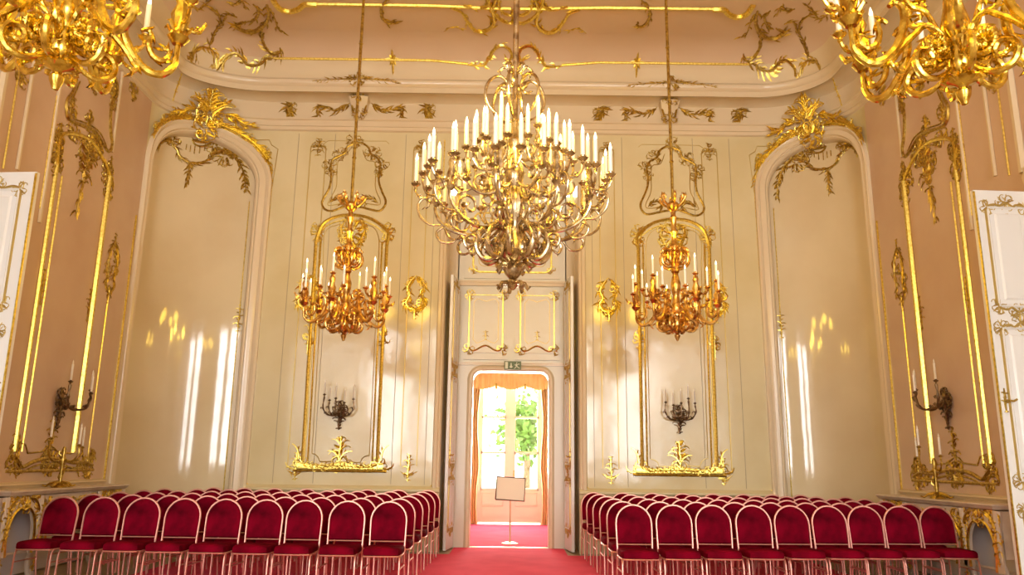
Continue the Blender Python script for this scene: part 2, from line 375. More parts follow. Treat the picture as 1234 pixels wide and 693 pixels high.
# ------------------------------------------------------------------ panelling and gilding of the far wall and the corners
def gobj(name, m, parent, fn, **kw):
    b = MB(); fn(b); return b.build(name, m, parent)
for sd in 'LR':
    M = WM(sd); sr = 1 if sd == 'L' else 2
    ns = 0 if sd == 'L' else 50
    A = lambda *a: trw(*a)                   # traced on the left half, laid out in wall metres, used for both halves
    # narrow panel beside the niche
    def f(b):
        p = A(140, 100, 4.33, [(770, 370), (795, 410), (808, 460), (812, 540)])
        garland(b, M, p, .10, 1+ns, 0, .016)
        v0 = p[-1]; e = W(301, 583); vline(b, M, v0, (v0[0]+.02, e[1]), .011)
        curl(b, M, v0[0]+.02, e[1]+.03, -PI/2-.6, .14, -14, .012)
        cluster(b, M, p[0][0], p[0][1], .16, .22, 2+ns, 9)
    gobj('gilt_moulding', 'gold', wall_far, f)
    def f(b):
        line(b, M, A(140, 100, 4.33, [(705, 297), (800, 297), (812, 325), (845, 345), (830, 440), (815, 540)]), .008)
    gobj('panel_moulding', 'dull_gold', wall_far, f)
    # pilaster strips (two each side of the central panel)
    for (lx, rx, oy) in ((3.72, 3.44, 0), (1.83, 1.56, 1)):
        def f(b):
            vline(b, M, (lx, 1.36), (lx, 7.0), .010); vline(b, M, (rx, 1.36), (rx, 7.0), .010)
            c = (lx+rx)/2
            curl(b, M, lx, 6.98, PI/2, .12, 16, .012, 0, 1); curl(b, M, rx, 6.98, PI/2, .12, -16, .012, 0, 1)
        gobj('gilt_moulding', 'dull_gold', wall_far, f)
        def f(b):
            c = (lx+rx)/2
            pendant(b, M, c, 7.03, .20, .34, 5+oy+ns, 7); garland(b, M, [(lx, 7.03), (c, 7.06), (rx, 7.03)], .07, 3, 0, .010)
        gobj('gilt_ornament', 'antique_gold', wall_far, f)
        def f(b):
            c = (lx+rx)/2
            pendant(b, M, c, 1.33, .16, .46, 7+oy+ns, 9); garland(b, M, [(lx, 1.27), (c, 1.20), (rx, 1.27)], .06, 4, 0, .009)
        gobj('gilt_ornament', 'gold', wall_far, f)
        def f(b):      # openwork bracket half way up
            c = (lx+rx)/2; z = 4.26
            for s_ in (-1, 1):
                garland(b, M, [(c, z+.38), (c+s_*.09, z+.27), (c+s_*.15, z+.14), (c+s_*.10, z+.02), (c+s_*.16, z-.10), (c+s_*.11, z-.20), (c, z-.24)], .12, 8+ns, 0, .014); cluster(b, M, c+s_*.12, z+.16, .12, .2, 11+ns, 8); cluster(b, M, c+s_*.12, z-.12, .12, .18, 12+ns, 8)
                curl(b, M, c+s_*.15, z+.12, PI/2, .14, s_*-16, .012)
            pendant(b, M, c, z-.28, .13, .26, 9+oy+ns, 5)
        gobj('gilt_ornament', 'gold', wall_far, f)
    for s_ in (1.98, 3.28, 1.42, 3.95):
        gobj('panel_moulding', 'groove', wall_far, lambda b: vline(b, M, (s_, 1.06), (s_, 7.3), .006))
    # strip beside the doorway
    def f(b):
        vline(b, M, (1.27, 1.15), (1.27, 7.2), .013); curl(b, M, 1.27, 1.16, -PI/2, .16, 12, .014)
    gobj('gilt_moulding', 'gold', wall_far, f)
    # upper cartouche of the central panel
    def f(b):
        lft = [(275, 298), (240, 315), (228, 345), (195, 362), (165, 380), (158, 420), (160, 470), (150, 520), (122, 570), (115, 597), (130, 622), (165, 630), (220, 610), (265, 604)]
        rgt = [(275, 298), (310, 296), (345, 320), (355, 350), (385, 368), (402, 400), (396, 440), (395, 490), (412, 540), (428, 580), (420, 610), (395, 630), (350, 622), (300, 610), (265, 604)]
        for q in (lft, rgt): line(b, M, A(360, 100, 4.079, q), .021, 0, 6, sm=3)
        for i, (a, c, s_) in enumerate(((210, 350, .2), (152, 405, .16), (362, 345, .2), (412, 398, .16), (275, 285, .22), (160, 440, .12), (396, 440, .12))):
            x, z = W(360+a/4.079, 100+c/4.079); cluster(b, M, x, z, s_*1.3, s_, 20+i+ns, 10)
        for q, sg_ in (((150, 590), 1), ((390, 592), -1)):
            x, z = W(360+q[0]/4.079, 100+q[1]/4.079)
            garland(b, M, A(360, 100, 4.079, [q, (q[0]+sg_*25, 570), (q[0]+sg_*50, 565), (q[0]+sg_*70, 580), (q[0]+sg_*60, 600)]), .09, 30+ns, 0, .014)
    gobj('gilt_cartouche', 'antique_gold', wall_far, f)
    def f(b):
        line(b, M, A(360, 100, 4.079, [(255, 320), (232, 355), (192, 390), (186, 500), (170, 540), (145, 585), (150, 602), (220, 590)]), .008, sm=3)
        line(b, M, A(360, 100, 4.079, [(315, 330), (335, 380), (378, 395), (376, 500), (385, 540), (402, 580), (390, 600), (320, 590)]), .008, sm=3)
        line(b, M, A(360, 100, 4.079, [(115, 330), (122, 300), (145, 284), (430, 286), (445, 300)]), .006)
    gobj('panel_moulding', 'dull_gold', wall_far, f)
    # tall gold frame with its sconce
    def f(b):
        for q in ([(146, 230), (160, 185), (178, 150), (205, 128), (250, 112), (300, 107), (350, 112), (400, 128), (445, 160), (468, 190), (462, 230)],):
            p = A(340, 230, 3.647, q); line(b, M, p, .03, 0, 6, sm=3)
            line(b, M, [(a, z-.09) for a, z in p], .014, 0, 5, sm=3)
        pl = A(340, 230, 3.647, [(150, 215)])[0]; pr_ = A(340, 230, 3.647, [(461, 225)])[0]
        zb = 1.42
        bl = W(364.5, 560); br_ = W(454.5, 560)
        for t_, u_, sgn in ((pl, bl, -1), (pr_, br_, 1)):
            vline(b, M, t_, (u_[0], zb), .030, 0, 6); vline(b, M, (t_[0]+sgn*.085, t_[1]), (u_[0]+sgn*.085, zb), .014)
    gobj('gilt_frame', 'gold', wall_far, f)
    def f(b):
        for i, (a, c, w_, h_) in enumerate(((158, 180, .20, .42), (462, 185, .20, .42), (116, 640, .13, .5), (446, 640, .13, .5))):
            x, z = W(340+a/3.647, 230+c/3.647); cluster(b, M, x, z, w_, h_, 60+i+ns, 14, 0, .016); pendant(b, M, x, z-.1, w_*.7, h_*.9, 64+i+ns, 6)
        x, z = W(340+310/3.647, 230+185/3.647); cluster(b, M, x, z, .42, .62, 70+ns, 22, 0, .018)
        for s_ in (-1, 1): garland(b, M, [(x+s_*.1, z+.25), (x+s_*.22, z+.1), (x+s_*.16, z-.1), (x+s_*.05, z-.3)], .1, 71+ns, 0, .016)
    gobj('gilt_ornament', 'gold', wall_far, f)
    def f(b):
        line(b, M, A(340, 230, 3.647, [(180, 330), (182, 220), (190, 180), (215, 158), (250, 148)]), .008, sm=3)
        line(b, M, A(340, 230, 3.647, [(365, 148), (400, 160), (420, 190), (426, 230), (424, 330)]), .008, sm=3)
        t_ = A(340, 230, 3.647, [(180, 330), (424, 330)]); e = trw(300, 540, 6.856, [(520, 45), (995, 60)])
        vline(b, M, t_[0], e[0], .007); vline(b, M, t_[1], e[1], .007)
        line(b, M, A(300, 540, 6.856, [(520, 45), (545, 50), (570, 72), (585, 112), (690, 112), (698, 92), (720, 78), (750, 72)]), .009)
        line(b, M, A(300, 540, 6.856, [(750, 72), (790, 82), (805, 100), (815, 118), (920, 120), (932, 90), (955, 70), (995, 60)]), .009)
    gobj('panel_moulding', 'dull_gold', wall_far, f)
    def f(b):
        x, z = W(300+752/6.856, 540+40/6.856); z0 = z
        pendant(b, M, x, z+.04, .28, .46, 80+ns, 9, 0, .015)
        for s_ in (-1, 1): curl(b, M, x, z-.12, PI/2-s_*.4, .28, -s_*9, .016)
    gobj('gilt_ornament', 'gold', wall_far, f)
    def f(b):
        line(b, M, [(a, 1.265) for a in (2.06, 2.8, 3.62)], .022, 0, 6); line(b, M, [(a, 1.29) for a in (2.06, 3.62)], .012)
        line(b, M, A(300, 540, 6.856, [(450, 140), (490, 158), (560, 165), (650, 156), (750, 150), (850, 156), (950, 165), (1010, 158), (1060, 140)]), .024, 0, 6, sm=3)
        b.grid([[M(a, 1.265, .02), M(a, 1.30, .035), M(a, 1.30+.085+.02*math.cos((a-2.83)*9), .012)] for a in arr(2.12, 3.56, 16)])
        for a in arr(2.3, 3.36, 12): cluster(b, lambda x_, c_, n=0: M(x_, c_, n+.03), a, 1.335, .13, .10, 88+ns+int(a*20), 4, 0, .009)
        for a, s_ in ((2.2, 1), (3.5, -1)):
            cluster(b, M, a, 1.37, .20, .2, 84+ns, 12, 0, .018); curl(b, M, a-s_*.04, 1.45, PI/2, .3, s_*7, .02); curl(b, M, a-s_*.1, 1.3, PI if s_ > 0 else 0, .2, -s_*13, .018)
            line(b, M, [(a+s_*.05, 1.36), (a+s_*.2, 1.33), (a+s_*.45, 1.35), (a+s_*.6, 1.33)], .014, sm=3)
        cluster(b, M, 2.83, 1.345, .75, .12, 86+ns, 26, 0, .012)
    gobj('gilt_sill', 'gold', wall_far, f)
    # frieze: bracket with garlands, single leaf brackets, leaf string on the cornice
    xb = W(435, 125)[0]
    fz = lambda a, c, n=0: M(a, c, n+.03)
    def f(b):
        rows = []
        for z, wd, dp in ((7.60, .09, .05), (7.68, .12, .09), (7.78, .14, .14), (7.90, .17, .24), (7.93, .18, .26)):
            rows.append([M(xb-wd, z, .02), M(xb-wd, z, dp), M(xb-wd*.3, z, dp+.03), M(xb+wd*.3, z, dp+.03), M(xb+wd, z, dp), M(xb+wd, z, .02)])
        b.grid(rows)
    gobj('console_bracket', 'trim_paint', wall_far, f)
    def f(b):
        fb = lambda a, c, n=0: M(a, c, n+.14)
        for s_ in (-1, 1):
            line(b, fb, [(xb+s_*.15, 7.92), (xb+s_*.13, 7.8), (xb+s_*.1, 7.66)], .02, 0, 5, sm=3)
            garland(b, fz, [(xb+s_*.2, 7.9), (xb+s_*.3, 7.82), (xb+s_*.45, 7.75), (xb+s_*.62, 7.79), (xb+s_*.74, 7.80)], .13, 90+ns, 0, .013)
            garland(b, fz, [(xb+s_*.68, 7.84), (xb+s_*.80, 7.80), (xb+s_*.76, 7.68), (xb+s_*.82, 7.6)], .1, 91+ns, 0, .017)
            garland(b, lambda a, c, n=0: M(a, c, n+.47), [(xb+s_*.08, 8.18), (xb+s_*.3, 8.15), (xb+s_*.55, 8.13), (xb+s_*.8, 8.1)], .10, 92+ns, 0, .011)
        cluster(b, fb, xb, 7.64, .3, .16, 93+ns, 10); cluster(b, lambda a, c, n=0: M(a, c, n+.27), xb, 7.92, .36, .1, 94+ns, 12)
        cluster(b, lambda a, c, n=0: M(a, c, n+.48), xb, 8.15, .3, .22, 95+ns, 12)
    gobj('gilt_garland', 'antique_gold', wall_far, f)
    for a in (W(350.6, 132)[0], W(517, 135)[0]):
        def f(b):
            garland(b, fz, [(a-.05, 7.84), (a+.06, 7.82), (a+.02, 7.72), (a-.02, 7.62)], .17, 97+ns, 0, .026); cluster(b, fz, a+.01, 7.80, .2, .2, 98+ns, 10); curl(b, fz, a-.03, 7.75, PI/2, .2, -14, .016)
        gobj('gilt_ornament', 'antique_gold', wall_far, f)
    # niche crest and inner garlands (parts of the corner)
    co = corners[sd]
    def f(b):
        cr_ = lambda a, c, n=0: M(a, c, n+.05)
        mid = S0+AL/2
        for s_, e in ((-1, 1.0), (1, 1.0)):
            pts = []
            for i in range(9):
                t = PI/2+s_*(-1)*(0.06+1.05*i/8*e)
                pts.append((mid+(AL/2+.03)*math.cos(t), ZS+(RZ+.03)*math.sin(t)))
            garland(b, cr_, pts, .14, 100+ns+s_, 0, .018, every=1); [cluster(b, cr_, q_[0], q_[1]+.03, .16, .16, 107+ns+i_, 8, 0, .014) for i_, q_ in enumerate(pts[1::2])]
            garland(b, cr_, [(a, z+.05) for a, z in pts[1:5]], .13, 104+ns+s_, 0, .012, every=1)
        # crest leans into the room over the crown of the arch
        def lean(a, c, n=0):
            q = max(0, c-7.1); return M(a, c, n+.08+.28*min(1, q))
        cluster(b, lean, mid-.12, 7.45, .42, .5, 110+ns, 26, 0, .016)
        for s_ in (-1, 1):
            for q_ in (0, .5, 1.0): curl(b, lean, mid-.1+s_*.05, 7.42+q_*.2, PI/2-s_*(.5+.5*q_), .42, -s_*5.5, .02, 0, 3)
        cluster(b, lean, mid-.05, 7.2, .42, .4, 111+ns, 16, 0, .02)
        for s_ in (-1, 1):
            if False: line(b, lean, [(mid-.1+s_*.05, 7.74), (mid-.1+s_*.2, 7.66), (mid-.1+s_*.24, 7.48), (mid-.1+s_*.14, 7.34), (mid-.1+s_*.04, 7.3)], .03, 0, 6, sm=3, taper=True)
            garland(b, lean, [(mid-.1+s_*.22, 7.5), (mid-.1+s_*.4, 7.48), (mid-.1+s_*.55, 7.38), (mid-.1+s_*.72, 7.36)], .15, 113+ns, 0, .022)
        pendant(b, lean, mid-.1, 7.72, .36, .34, 116+ns, 9, 0, .02)
        pendant(b, lean, mid+.75, 7.72, .10, .5, 115+ns, 7)
    gobj('gilt_crest', 'gold', co, f)
    def f(b):
        nb = lambda a, c, n=0: M(a, c, n-.125)
        mid = S0+AL/2
        T = lambda q: trw(140, 100, 4.33, q)
        garland(b, nb, T([(300, 300), (330, 335), (345, 372), (395, 405), (450, 405), (490, 385), (505, 350)]), .10, 120+ns, 0, .016)
        garland(b, nb, T([(398, 405), (390, 440), (385, 480), (376, 535)]), .10, 121+ns, 0, .016)
        garland(b, nb, T([(500, 360), (540, 345), (590, 350), (630, 385), (655, 440), (668, 490), (672, 560)]), .12, 122+ns, 0, .018)
        garland(b, nb, T([(330, 300), (290, 290), (255, 310), (235, 345)]), .10, 123+ns, 0, .014)
        for q, w_, h_ in (((565, 370), .3, .3), ((450, 255), .5, .22), ((520, 320), .25, .2), ((310, 285), .25, .2)):
            a, z = T([q])[0]; cluster(b, nb, a, z, w_, h_, 124+ns+q[0], 14, 0, .016)
        line(b, nb, T([(405, 285), (420, 310), (455, 320), (490, 308), (500, 290), (470, 298), (435, 296), (405, 285)]), .018, 0, 5, sm=3)
        for q in (380, 400, 420, 445, 470):
            p = T([(q, 318+abs(q-425)*-.2), (q-4, 362-abs(q-430)*.5)]); line(b, nb, p, .009)
    gobj('gilt_garland', 'antique_gold', co, f)
    def f(b):
        nb = lambda a, c, n=0: M(a, c, n-.125)
        x1 = S0+MW+.06; x2 = S1-MW-.05
        vline(b, nb, (x1, .9), (x1, 6.0), .009); vline(b, nb, (x2, .9), (x2, 5.7), .014)
        pendant(b, nb, x1, 3.85, .12, .5, 130+ns, 8); pendant(b, nb, x2, 4.1, .12, .55, 131+ns, 8)
        vline(b, M, (S1+.07, 1.05), (S1+.07, 5.3), .016); curl(b, M, S1+.07, 1.06, -PI/2, .18, 10, .016)
    gobj('gilt_moulding', 'gold', co, f)
    # ---------------------------------------------------------------- side wall
    sw = walls[sd]
    def f(b):     # tall gold frame over the console
        T = lambda q: trw(0, 60, 2.889, q)
        arch = T([(378, 440), (370, 410), (345, 360), (320, 325), (285, 300), (240, 290), (212, 298), (200, 330), (195, 400)])
        line(b, M, arch, .03, 0, 6, sm=3)
        r0_, l0 = arch[0], arch[-1]; r1, l1 = W(93, 545), W(19, 532)
        r1 = (r0_[0], 1.5); l1 = (l0[0], 1.5)
        vline(b, M, r0_, r1, .042, 0, 6); vline(b, M, (r0_[0]-.07, r0_[1]), (r1[0]-.07, r1[1]), .016)
        vline(b, M, l0, l1, .03, 0, 6); vline(b, M, (l0[0]-.16, l0[1]-.1), (l1[0]-.16, l1[1]), .016)
    gobj('gilt_frame', 'gold', sw, f)
    T = lambda q: trw(0, 60, 2.889, q)
    def f(b):
        for i, (q, w_, h_) in enumerate((((378, 450), .16, .75), ((200, 350), .22, .8), ((325, 330), .3, .3))):
            a, z = T([q])[0]; cluster(b, M, a, z, w_, h_, 140+i+ns, 16, 0, .022); pendant(b, M, a, z, w_*.8, h_, 143+i+ns, 9, 0, .018)
        for q_, w_, h_ in (((200, 320), .26, .5), ((197, 385), .2, .5), ((372, 425), .26, .5), ((378, 480), .2, .6), ((255, 292), .5, .16), ((335, 345), .3, .3)):
            a, z = T([q_])[0]; cluster(b, M, a, z, w_, h_, 149+ns+q_[0], 14, 0, .018)
        a, z = T([(300, 390)])[0]; pendant(b, M, a, z, .42, .7, 146+ns, 11, 0, .018); cluster(b, M, a, z+.1, .4, .5, 147+ns, 18, 0, .016)
        garland(b, M, [(a, z-.25), (a+.05, z-.5), (a+.08, z-.85)], .14, 148+ns, 0, .014)
    gobj('gilt_ornament', 'antique_gold', sw, f)
    def f(b):     # swept cartouche above the frame
        line(b, M, T([(265, 105), (250, 150), (230, 180), (236, 240), (290, 265), (330, 285), (355, 325), (377, 355), (388, 330), (382, 280), (385, 200), (405, 150), (400, 100), (375, 60)]), .026, 0, 5, sm=3)
        line(b, M, T([(278, 110), (260, 155), (246, 185), (250, 235), (300, 255), (345, 285), (370, 335)]), .012, sm=3)
        for i, (q, s_) in enumerate((((250, 210), .3), ((310, 250), .25), ((390, 110), .35), ((398, 170), .3), ((465, 140), .32), ((330, 125), .2), ((75, 90), .25))):
            a, z = T([q])[0]; pendant(b, M, a, z, s_*.6, s_*1.3, 150+i+ns, 9); cluster(b, M, a, z, s_*.7, s_*1.1, 156+i+ns, 10, 0, .014)
    gobj('gilt_cartouche', 'antique_gold', sw, f)
    def f(b):
        for q0, q1 in (((425, 80), (385, 355)), ((112, 40), (60, 420)), ((208, 130), (130, 600))):
            a0 = T([q0])[0]; a1 = T([q1])[0]; vline(b, M, ((a0[0]+a1[0])/2, a0[1]), ((a0[0]+a1[0])/2, a1[1]), .028, 0, 6)
    gobj('panel_moulding', 'trim_paint', sw, f)
    def f(b):
        for q0, q1, r_ in (((185, 150), (150, 560), .013), ((55, 60), (20, 420), .014)):
            a0 = T([q0])[0]; a1 = T([q1])[0]; vline(b, M, ((a0[0]+a1[0])/2, a0[1]), ((a0[0]+a1[0])/2, a1[1]), r_)
        a, z = W(131, 350); vline(b, M, (a, z), (a, 1.35), .014)
        a2, z2 = W(157, 290)
    gobj('gilt_moulding', 'gold', sw, f)
    def f(b):
        a, z = W(134.5, 323); a0 = a
        for s_ in (-1, 1):
            garland(b, M, [(a, z+.42), (a+s_*.10, z+.28), (a+s_*.13, z+.05), (a+s_*.09, z-.15), (a+s_*.13, z-.25), (a, z-.42)], .10, 160+ns, 0, .018)
        cluster(b, M, a-.1, z+.1, .16, .5, 164+ns, 12); cluster(b, M, a+.1, z-.1, .16, .5, 165+ns, 12); pendant(b, M, a, z-.42, .14, .3, 161+ns, 5); pendant(b, M, a, z+.4, .14, .3, 162+ns, 5)
        for q in ((51, 346), (107, 368)):
            a, z = W(*q); pendant(b, M, a, z, .14, .5, 163+ns, 7)
    gobj('gilt_ornament', 'antique_gold', sw, f)
    def f(b):     # sill under the frame
        a0, a1 = S1+.42, S1+2.46; z = 1.26
        line(b, M, [(a0, z), (a1, z)], .022, 0, 6)
        U = lambda q: trw(0, 480, 4.95, q)
        p = U([(540, 400), (500, 380), (440, 385), (400, 375), (330, 360), (260, 360), (190, 380), (130, 410), (105, 380), (85, 350)])
        line(b, M, p, .026, 0, 6, sm=3); line(b, M, [(a_, z_-.07) for a_, z_ in p], .016, 0, 5, sm=3)
        for i, (q, w_, h_) in enumerate((((80, 390), .24, .45), ((90, 300), .14, .5), ((290, 395), .75, .2), ((300, 370), .35, .35), ((530, 400), .25, .4), ((540, 350), .12, .4), ((490, 400), .25, .25))):
            a, zz_ = U([q])[0]; cluster(b, M, a, zz_, w_, h_, 170+i+ns, 14, 0, .017)
        a, zz_ = U([(305, 240)])[0]; pendant(b, M, a, zz_, .2, .6, 180+ns, 10, 0, .018)
        a, zz_ = U([(535, 440)])[0]; pendant(b, M, a, zz_, .12, .3, 181+ns, 6)
    gobj('gilt_sill', 'antique_gold', sw, f)
    def f(b):
        U = lambda q: trw(0, 480, 4.95, q)
        line(b, M, U([(125, 268), (150, 278), (163, 328), (250, 318), (275, 290), (300, 280), (325, 300), (345, 322), (420, 330)]), .012)
    gobj('panel_moulding', 'antique_gold', sw, f)
    # dado cap of the side wall and door casing
    swept([(0, 1.03), (.03, 1.04), (.05, 1.08), (.07, 1.09), (.07, 1.11), (0, 1.13)], sd, arr(S1+.1, S1+DOOR0-.25, 2)).build('dado_rail', 'trim_paint', sw)
    def f(b):
        for s in (S1+DOOR0-.12, S1+DOOR1+.12):
            rows = [[P(sd, s+d, 0, n), P(sd, s+d, ZDOOR+.1, n)] for d, n in ((-.14, 0), (-.12, .06), (-.03, .08), (.03, .05), (.1, .06), (.12, 0))]; b.grid(rows)
        rows = [[P(sd, S1+DOOR0-.26, ZDOOR+d, n), P(sd, S1+DOOR1+.26, ZDOOR+d, n)] for d, n in ((.0, 0), (.03, .06), (.12, .08), (.2, .05), (.24, .06), (.27, 0))]; b.grid(rows)
        for s in (S1+DOOR0-.3, S1+DOOR1+.3, S1+DOOR1+.55):
            vline(b, M, (s, ZDOOR+.2), (s, 7.3), .05, 0, 6)
    gobj('door_casing', 'trim_paint', sw, f)
    def f(b):
        vline(b, M, (S1+DOOR0+.25, ZDOOR+.5), (S1+DOOR0+.25, 7.1), .016); vline(b, M, (S1+DOOR1-.25, ZDOOR+.5), (S1+DOOR1-.25, 7.1), .016)
        a = S1+(DOOR0+DOOR1)/2; cluster(b, M, a, 5.9, .7, .9, 190+ns, 30, 0, .025); pendant(b, M, a, 5.2, .5, .5, 191+ns, 9, 0, .02)
    gobj('gilt_ornament', 'antique_gold', sw, f)
# ------------------------------------------------------------------ ceiling gilding
def cobj(name, m, fn):
    for sd in 'LR':
        b = MB(); fn(b, (lambda q: q) if sd == 'L' else mirc, 0 if sd == 'L' else 50); b.build(name, m, ceiling)
Z2 = lambda q: trc(200, 0, 3.85, q)
Z3 = lambda q: trc(460, 0, 3.85, q)
def f(b, mm, ns):
    line(b, CM, mm(Z2([(690, 13), (800, 15), (900, 18)])+Z3([(0, 19), (200, 22), (400, 27), (500, 32), (600, 36)])), .03, 0, 6)
    p = Z2([(500, 267), (700, 270), (890, 272), (1050, 274), (1230, 277)])+Z3([(400, 287)]); line(b, CM, mm(p), .022, 0, 6)
    q = mm(Z2([(1052, 272)]))[0]; star(b, CM, q[0], q[1], .16)
cobj('gilt_moulding', 'gold', f)
def f(b, mm, ns):
    for i, (q, sz, r_, tp) in enumerate((
        ([(505, 262), (470, 258), (445, 285), (405, 292), (372, 280), (350, 250), (320, 238), (285, 245), (268, 270), (262, 292)], .12, .026, 0),
        ([(262, 290), (235, 315), (200, 325), (165, 315), (132, 290), (120, 260), (128, 230), (160, 215), (200, 220), (230, 245), (247, 285)], .10, .024, 0),
        ([(530, 215), (528, 235), (500, 243), (470, 225), (450, 190), (445, 150), (450, 120)], .13, .024, 0),
        ([(470, 15), (478, 70), (455, 110), (420, 135), (380, 140), (340, 125), (318, 108)], .16, .04, 0),
        ([(405, 15), (432, 45), (420, 80), (395, 100)], .13, .022, 0),
        ([(330, 75), (285, 60), (258, 110), (245, 60), (210, 30), (180, 20)], .11, .02, 0),
        ([(200, 215), (215, 170), (230, 140), (260, 110)], .11, .018, 0),
        ([(485, 40), (505, 85), (520, 130), (545, 145)], .13, .012, 0),
        ([(370, 95), (345, 110), (320, 120)], .13, .02, 0),
        ([(110, 15), (150, 40), (180, 20), (230, -20)], .12, .016, 0),
        ([(280, 5), (320, 15), (350, -5), (370, 40)], .12, .016, 0),
        ([(1040, -20), (1000, 30), (1005, 75), (1035, 105), (1062, 97)], .14, .026, 0))):
        garland(b, CM, mm(Z2(q)), sz, 200+i+ns, 0, r_, every=2)
cobj('gilt_scrollwork', 'antique_gold', f)
def f(b, mm, ns):
    for i, (q, sz, r_) in enumerate((
        ([(400, 290), (440, 300), (480, 287), (494, 255), (502, 262), (517, 228), (548, 204), (580, 208), (602, 240), (592, 272), (570, 268)], .10, .03),
        ([(322, 30), (372, 50), (395, 90), (430, 130), (470, 142), (505, 125), (522, 95), (515, 45), (530, -10)], .15, .034),
        ([(490, -10), (515, 50), (555, 88), (600, 100), (618, 85)], .12, .03),
        ([(545, -10), (545, 25), (565, 55), (600, 65), (612, 40)], .10, .026),
        ([(380, 20), (440, 35), (490, 20), (500, -10)], .14, .03),
        ([(290, 145), (330, 120), (380, 135)], .10, .008))):
        garland(b, CM, mm(Z3(q)), sz, 220+i+ns, 0, r_, every=2)
    line(b, CM, mm(Z2([(495, -10), (525, 32), (575, 45), (620, 35), (645, 12), (700, 14)])), .05, 0, 6, sm=3)
cobj('gilt_scrollwork', 'gold', f)
# ------------------------------------------------------------------ doorway bay of the far wall
for sg, nm in ((-1, 'left'), (1, 'right')):
    b = MB()
    b.grid([[(sg*HALF, 0, 0), (sg*HALF, 0, Z_BAY)], [(sg*HALF, .6, 0), (sg*HALF, .6, Z_BAY)], [(sg*.98, .6, 0), (sg*.98, .6, Z_BAY)]]); b.build('reveal', 'trim_paint', wall_far)
    b = MB()           # architrave on the edge of the bay
    prof = [(0, 0), (.02, .05), (.07, .06), (.09, .03), (.12, .04), (.14, 0)]
    b.grid([[(sg*(HALF+.14-d), -n, z) for d, n in prof] for z in (0, 3, Z_BAY)]); b.build('architrave', 'trim_paint', wall_far)
b = MB(); b.grid([[(-HALF, 0, Z_BAY), (-1.0, .6, Z_BAY)], [(HALF, 0, Z_BAY), (1.0, .6, Z_BAY)]]); b.build('soffit', 'trim_paint', wall_far)
PW, PZ, PR = .68, 3.04, .16        # the portal in the bay's back wall
b = MB()
out = [(-1.0, 0), (-1.0, Z_BAY), (1.0, Z_BAY), (1.0, 0)]
def portal_pts(y, d=0):
    p = [(-PW-d, 0), (-PW-d, PZ-PR)]
    p += [(-PW+PR+(PR+d)*math.cos(t), PZ-PR+(PR+d)*math.sin(t)) for t in arr(PI, PI/2, 8)]
    p += [(PW-PR+(PR+d)*math.cos(t), PZ-PR+(PR+d)*math.sin(t)) for t in arr(PI/2, 0, 8)]
    p += [(PW+d, PZ-PR), (PW+d, 0)]
    return [(x, y, z) for x, z in p]
q = portal_pts(.6)
ZT = 3.22
def edge(i, p):     # outer boundary of the facing for each portal point
    x, y, z = p; n = len(q)
    if i in (0, n-1): return (math.copysign(1.0, x), y, 0)
    j = i-1 if x < 0 else n-2-i          # 0..8 along the rounded corner
    s_ = math.copysign(1.0, x)
    if j <= 4: return (s_, y, PZ-PR+(ZT-PZ+PR)*j/4)
    return (s_*(1+(PW-PR-1)*(j-4)/4), y, ZT)
b.grid([[p, edge(i, p)] for i, p in enumerate(q)])
b.add([(-1, .6, 3.22), (1, .6, 3.22), (1, .6, Z_BAY), (-1, .6, Z_BAY)], [(0, 1, 2, 3)])
b.grid([portal_pts(.6), portal_pts(.95)])
wall_portal = tag(b.build('wall_portal', 'portal_paint', smooth=False), kind='structure')
b = MB(); prof = [(0, 0), (.02, .03), (.06, .04), (.08, .02), (.10, 0)]
b.grid([[(p[0], .6-n, p[2]) for p in portal_pts(.6, d)] for d, n in prof]); b.build('portal_moulding', 'trim_paint', wall_portal)
b = MB()
for z0, z1, n in ((3.14, 3.17, .03), (3.17, 3.19, .05), (4.60, 4.66, .05), (4.66, 4.69, .07)):
    b.box((-1.0, .6-n, z0), (1.0, .6, z1))
b.build('lintel_moulding', 'trim_paint', wall_portal, smooth=False)
PM = lambda a, c, n=0: np.array((a, .6-n, c))
def rrect(x0, x1, z0, z1, r): 
    o = []
    for cx, cz, t0 in ((x1-r, z1-r, 0), (x0+r, z1-r, PI/2), (x0+r, z0+r, PI), (x1-r, z0+r, 1.5*PI)):
        o += [(cx+r*math.cos(t0+t), cz+r*math.sin(t0+t)) for t in (0, PI/6, PI/3, PI/2)]
    return o+[o[0]]
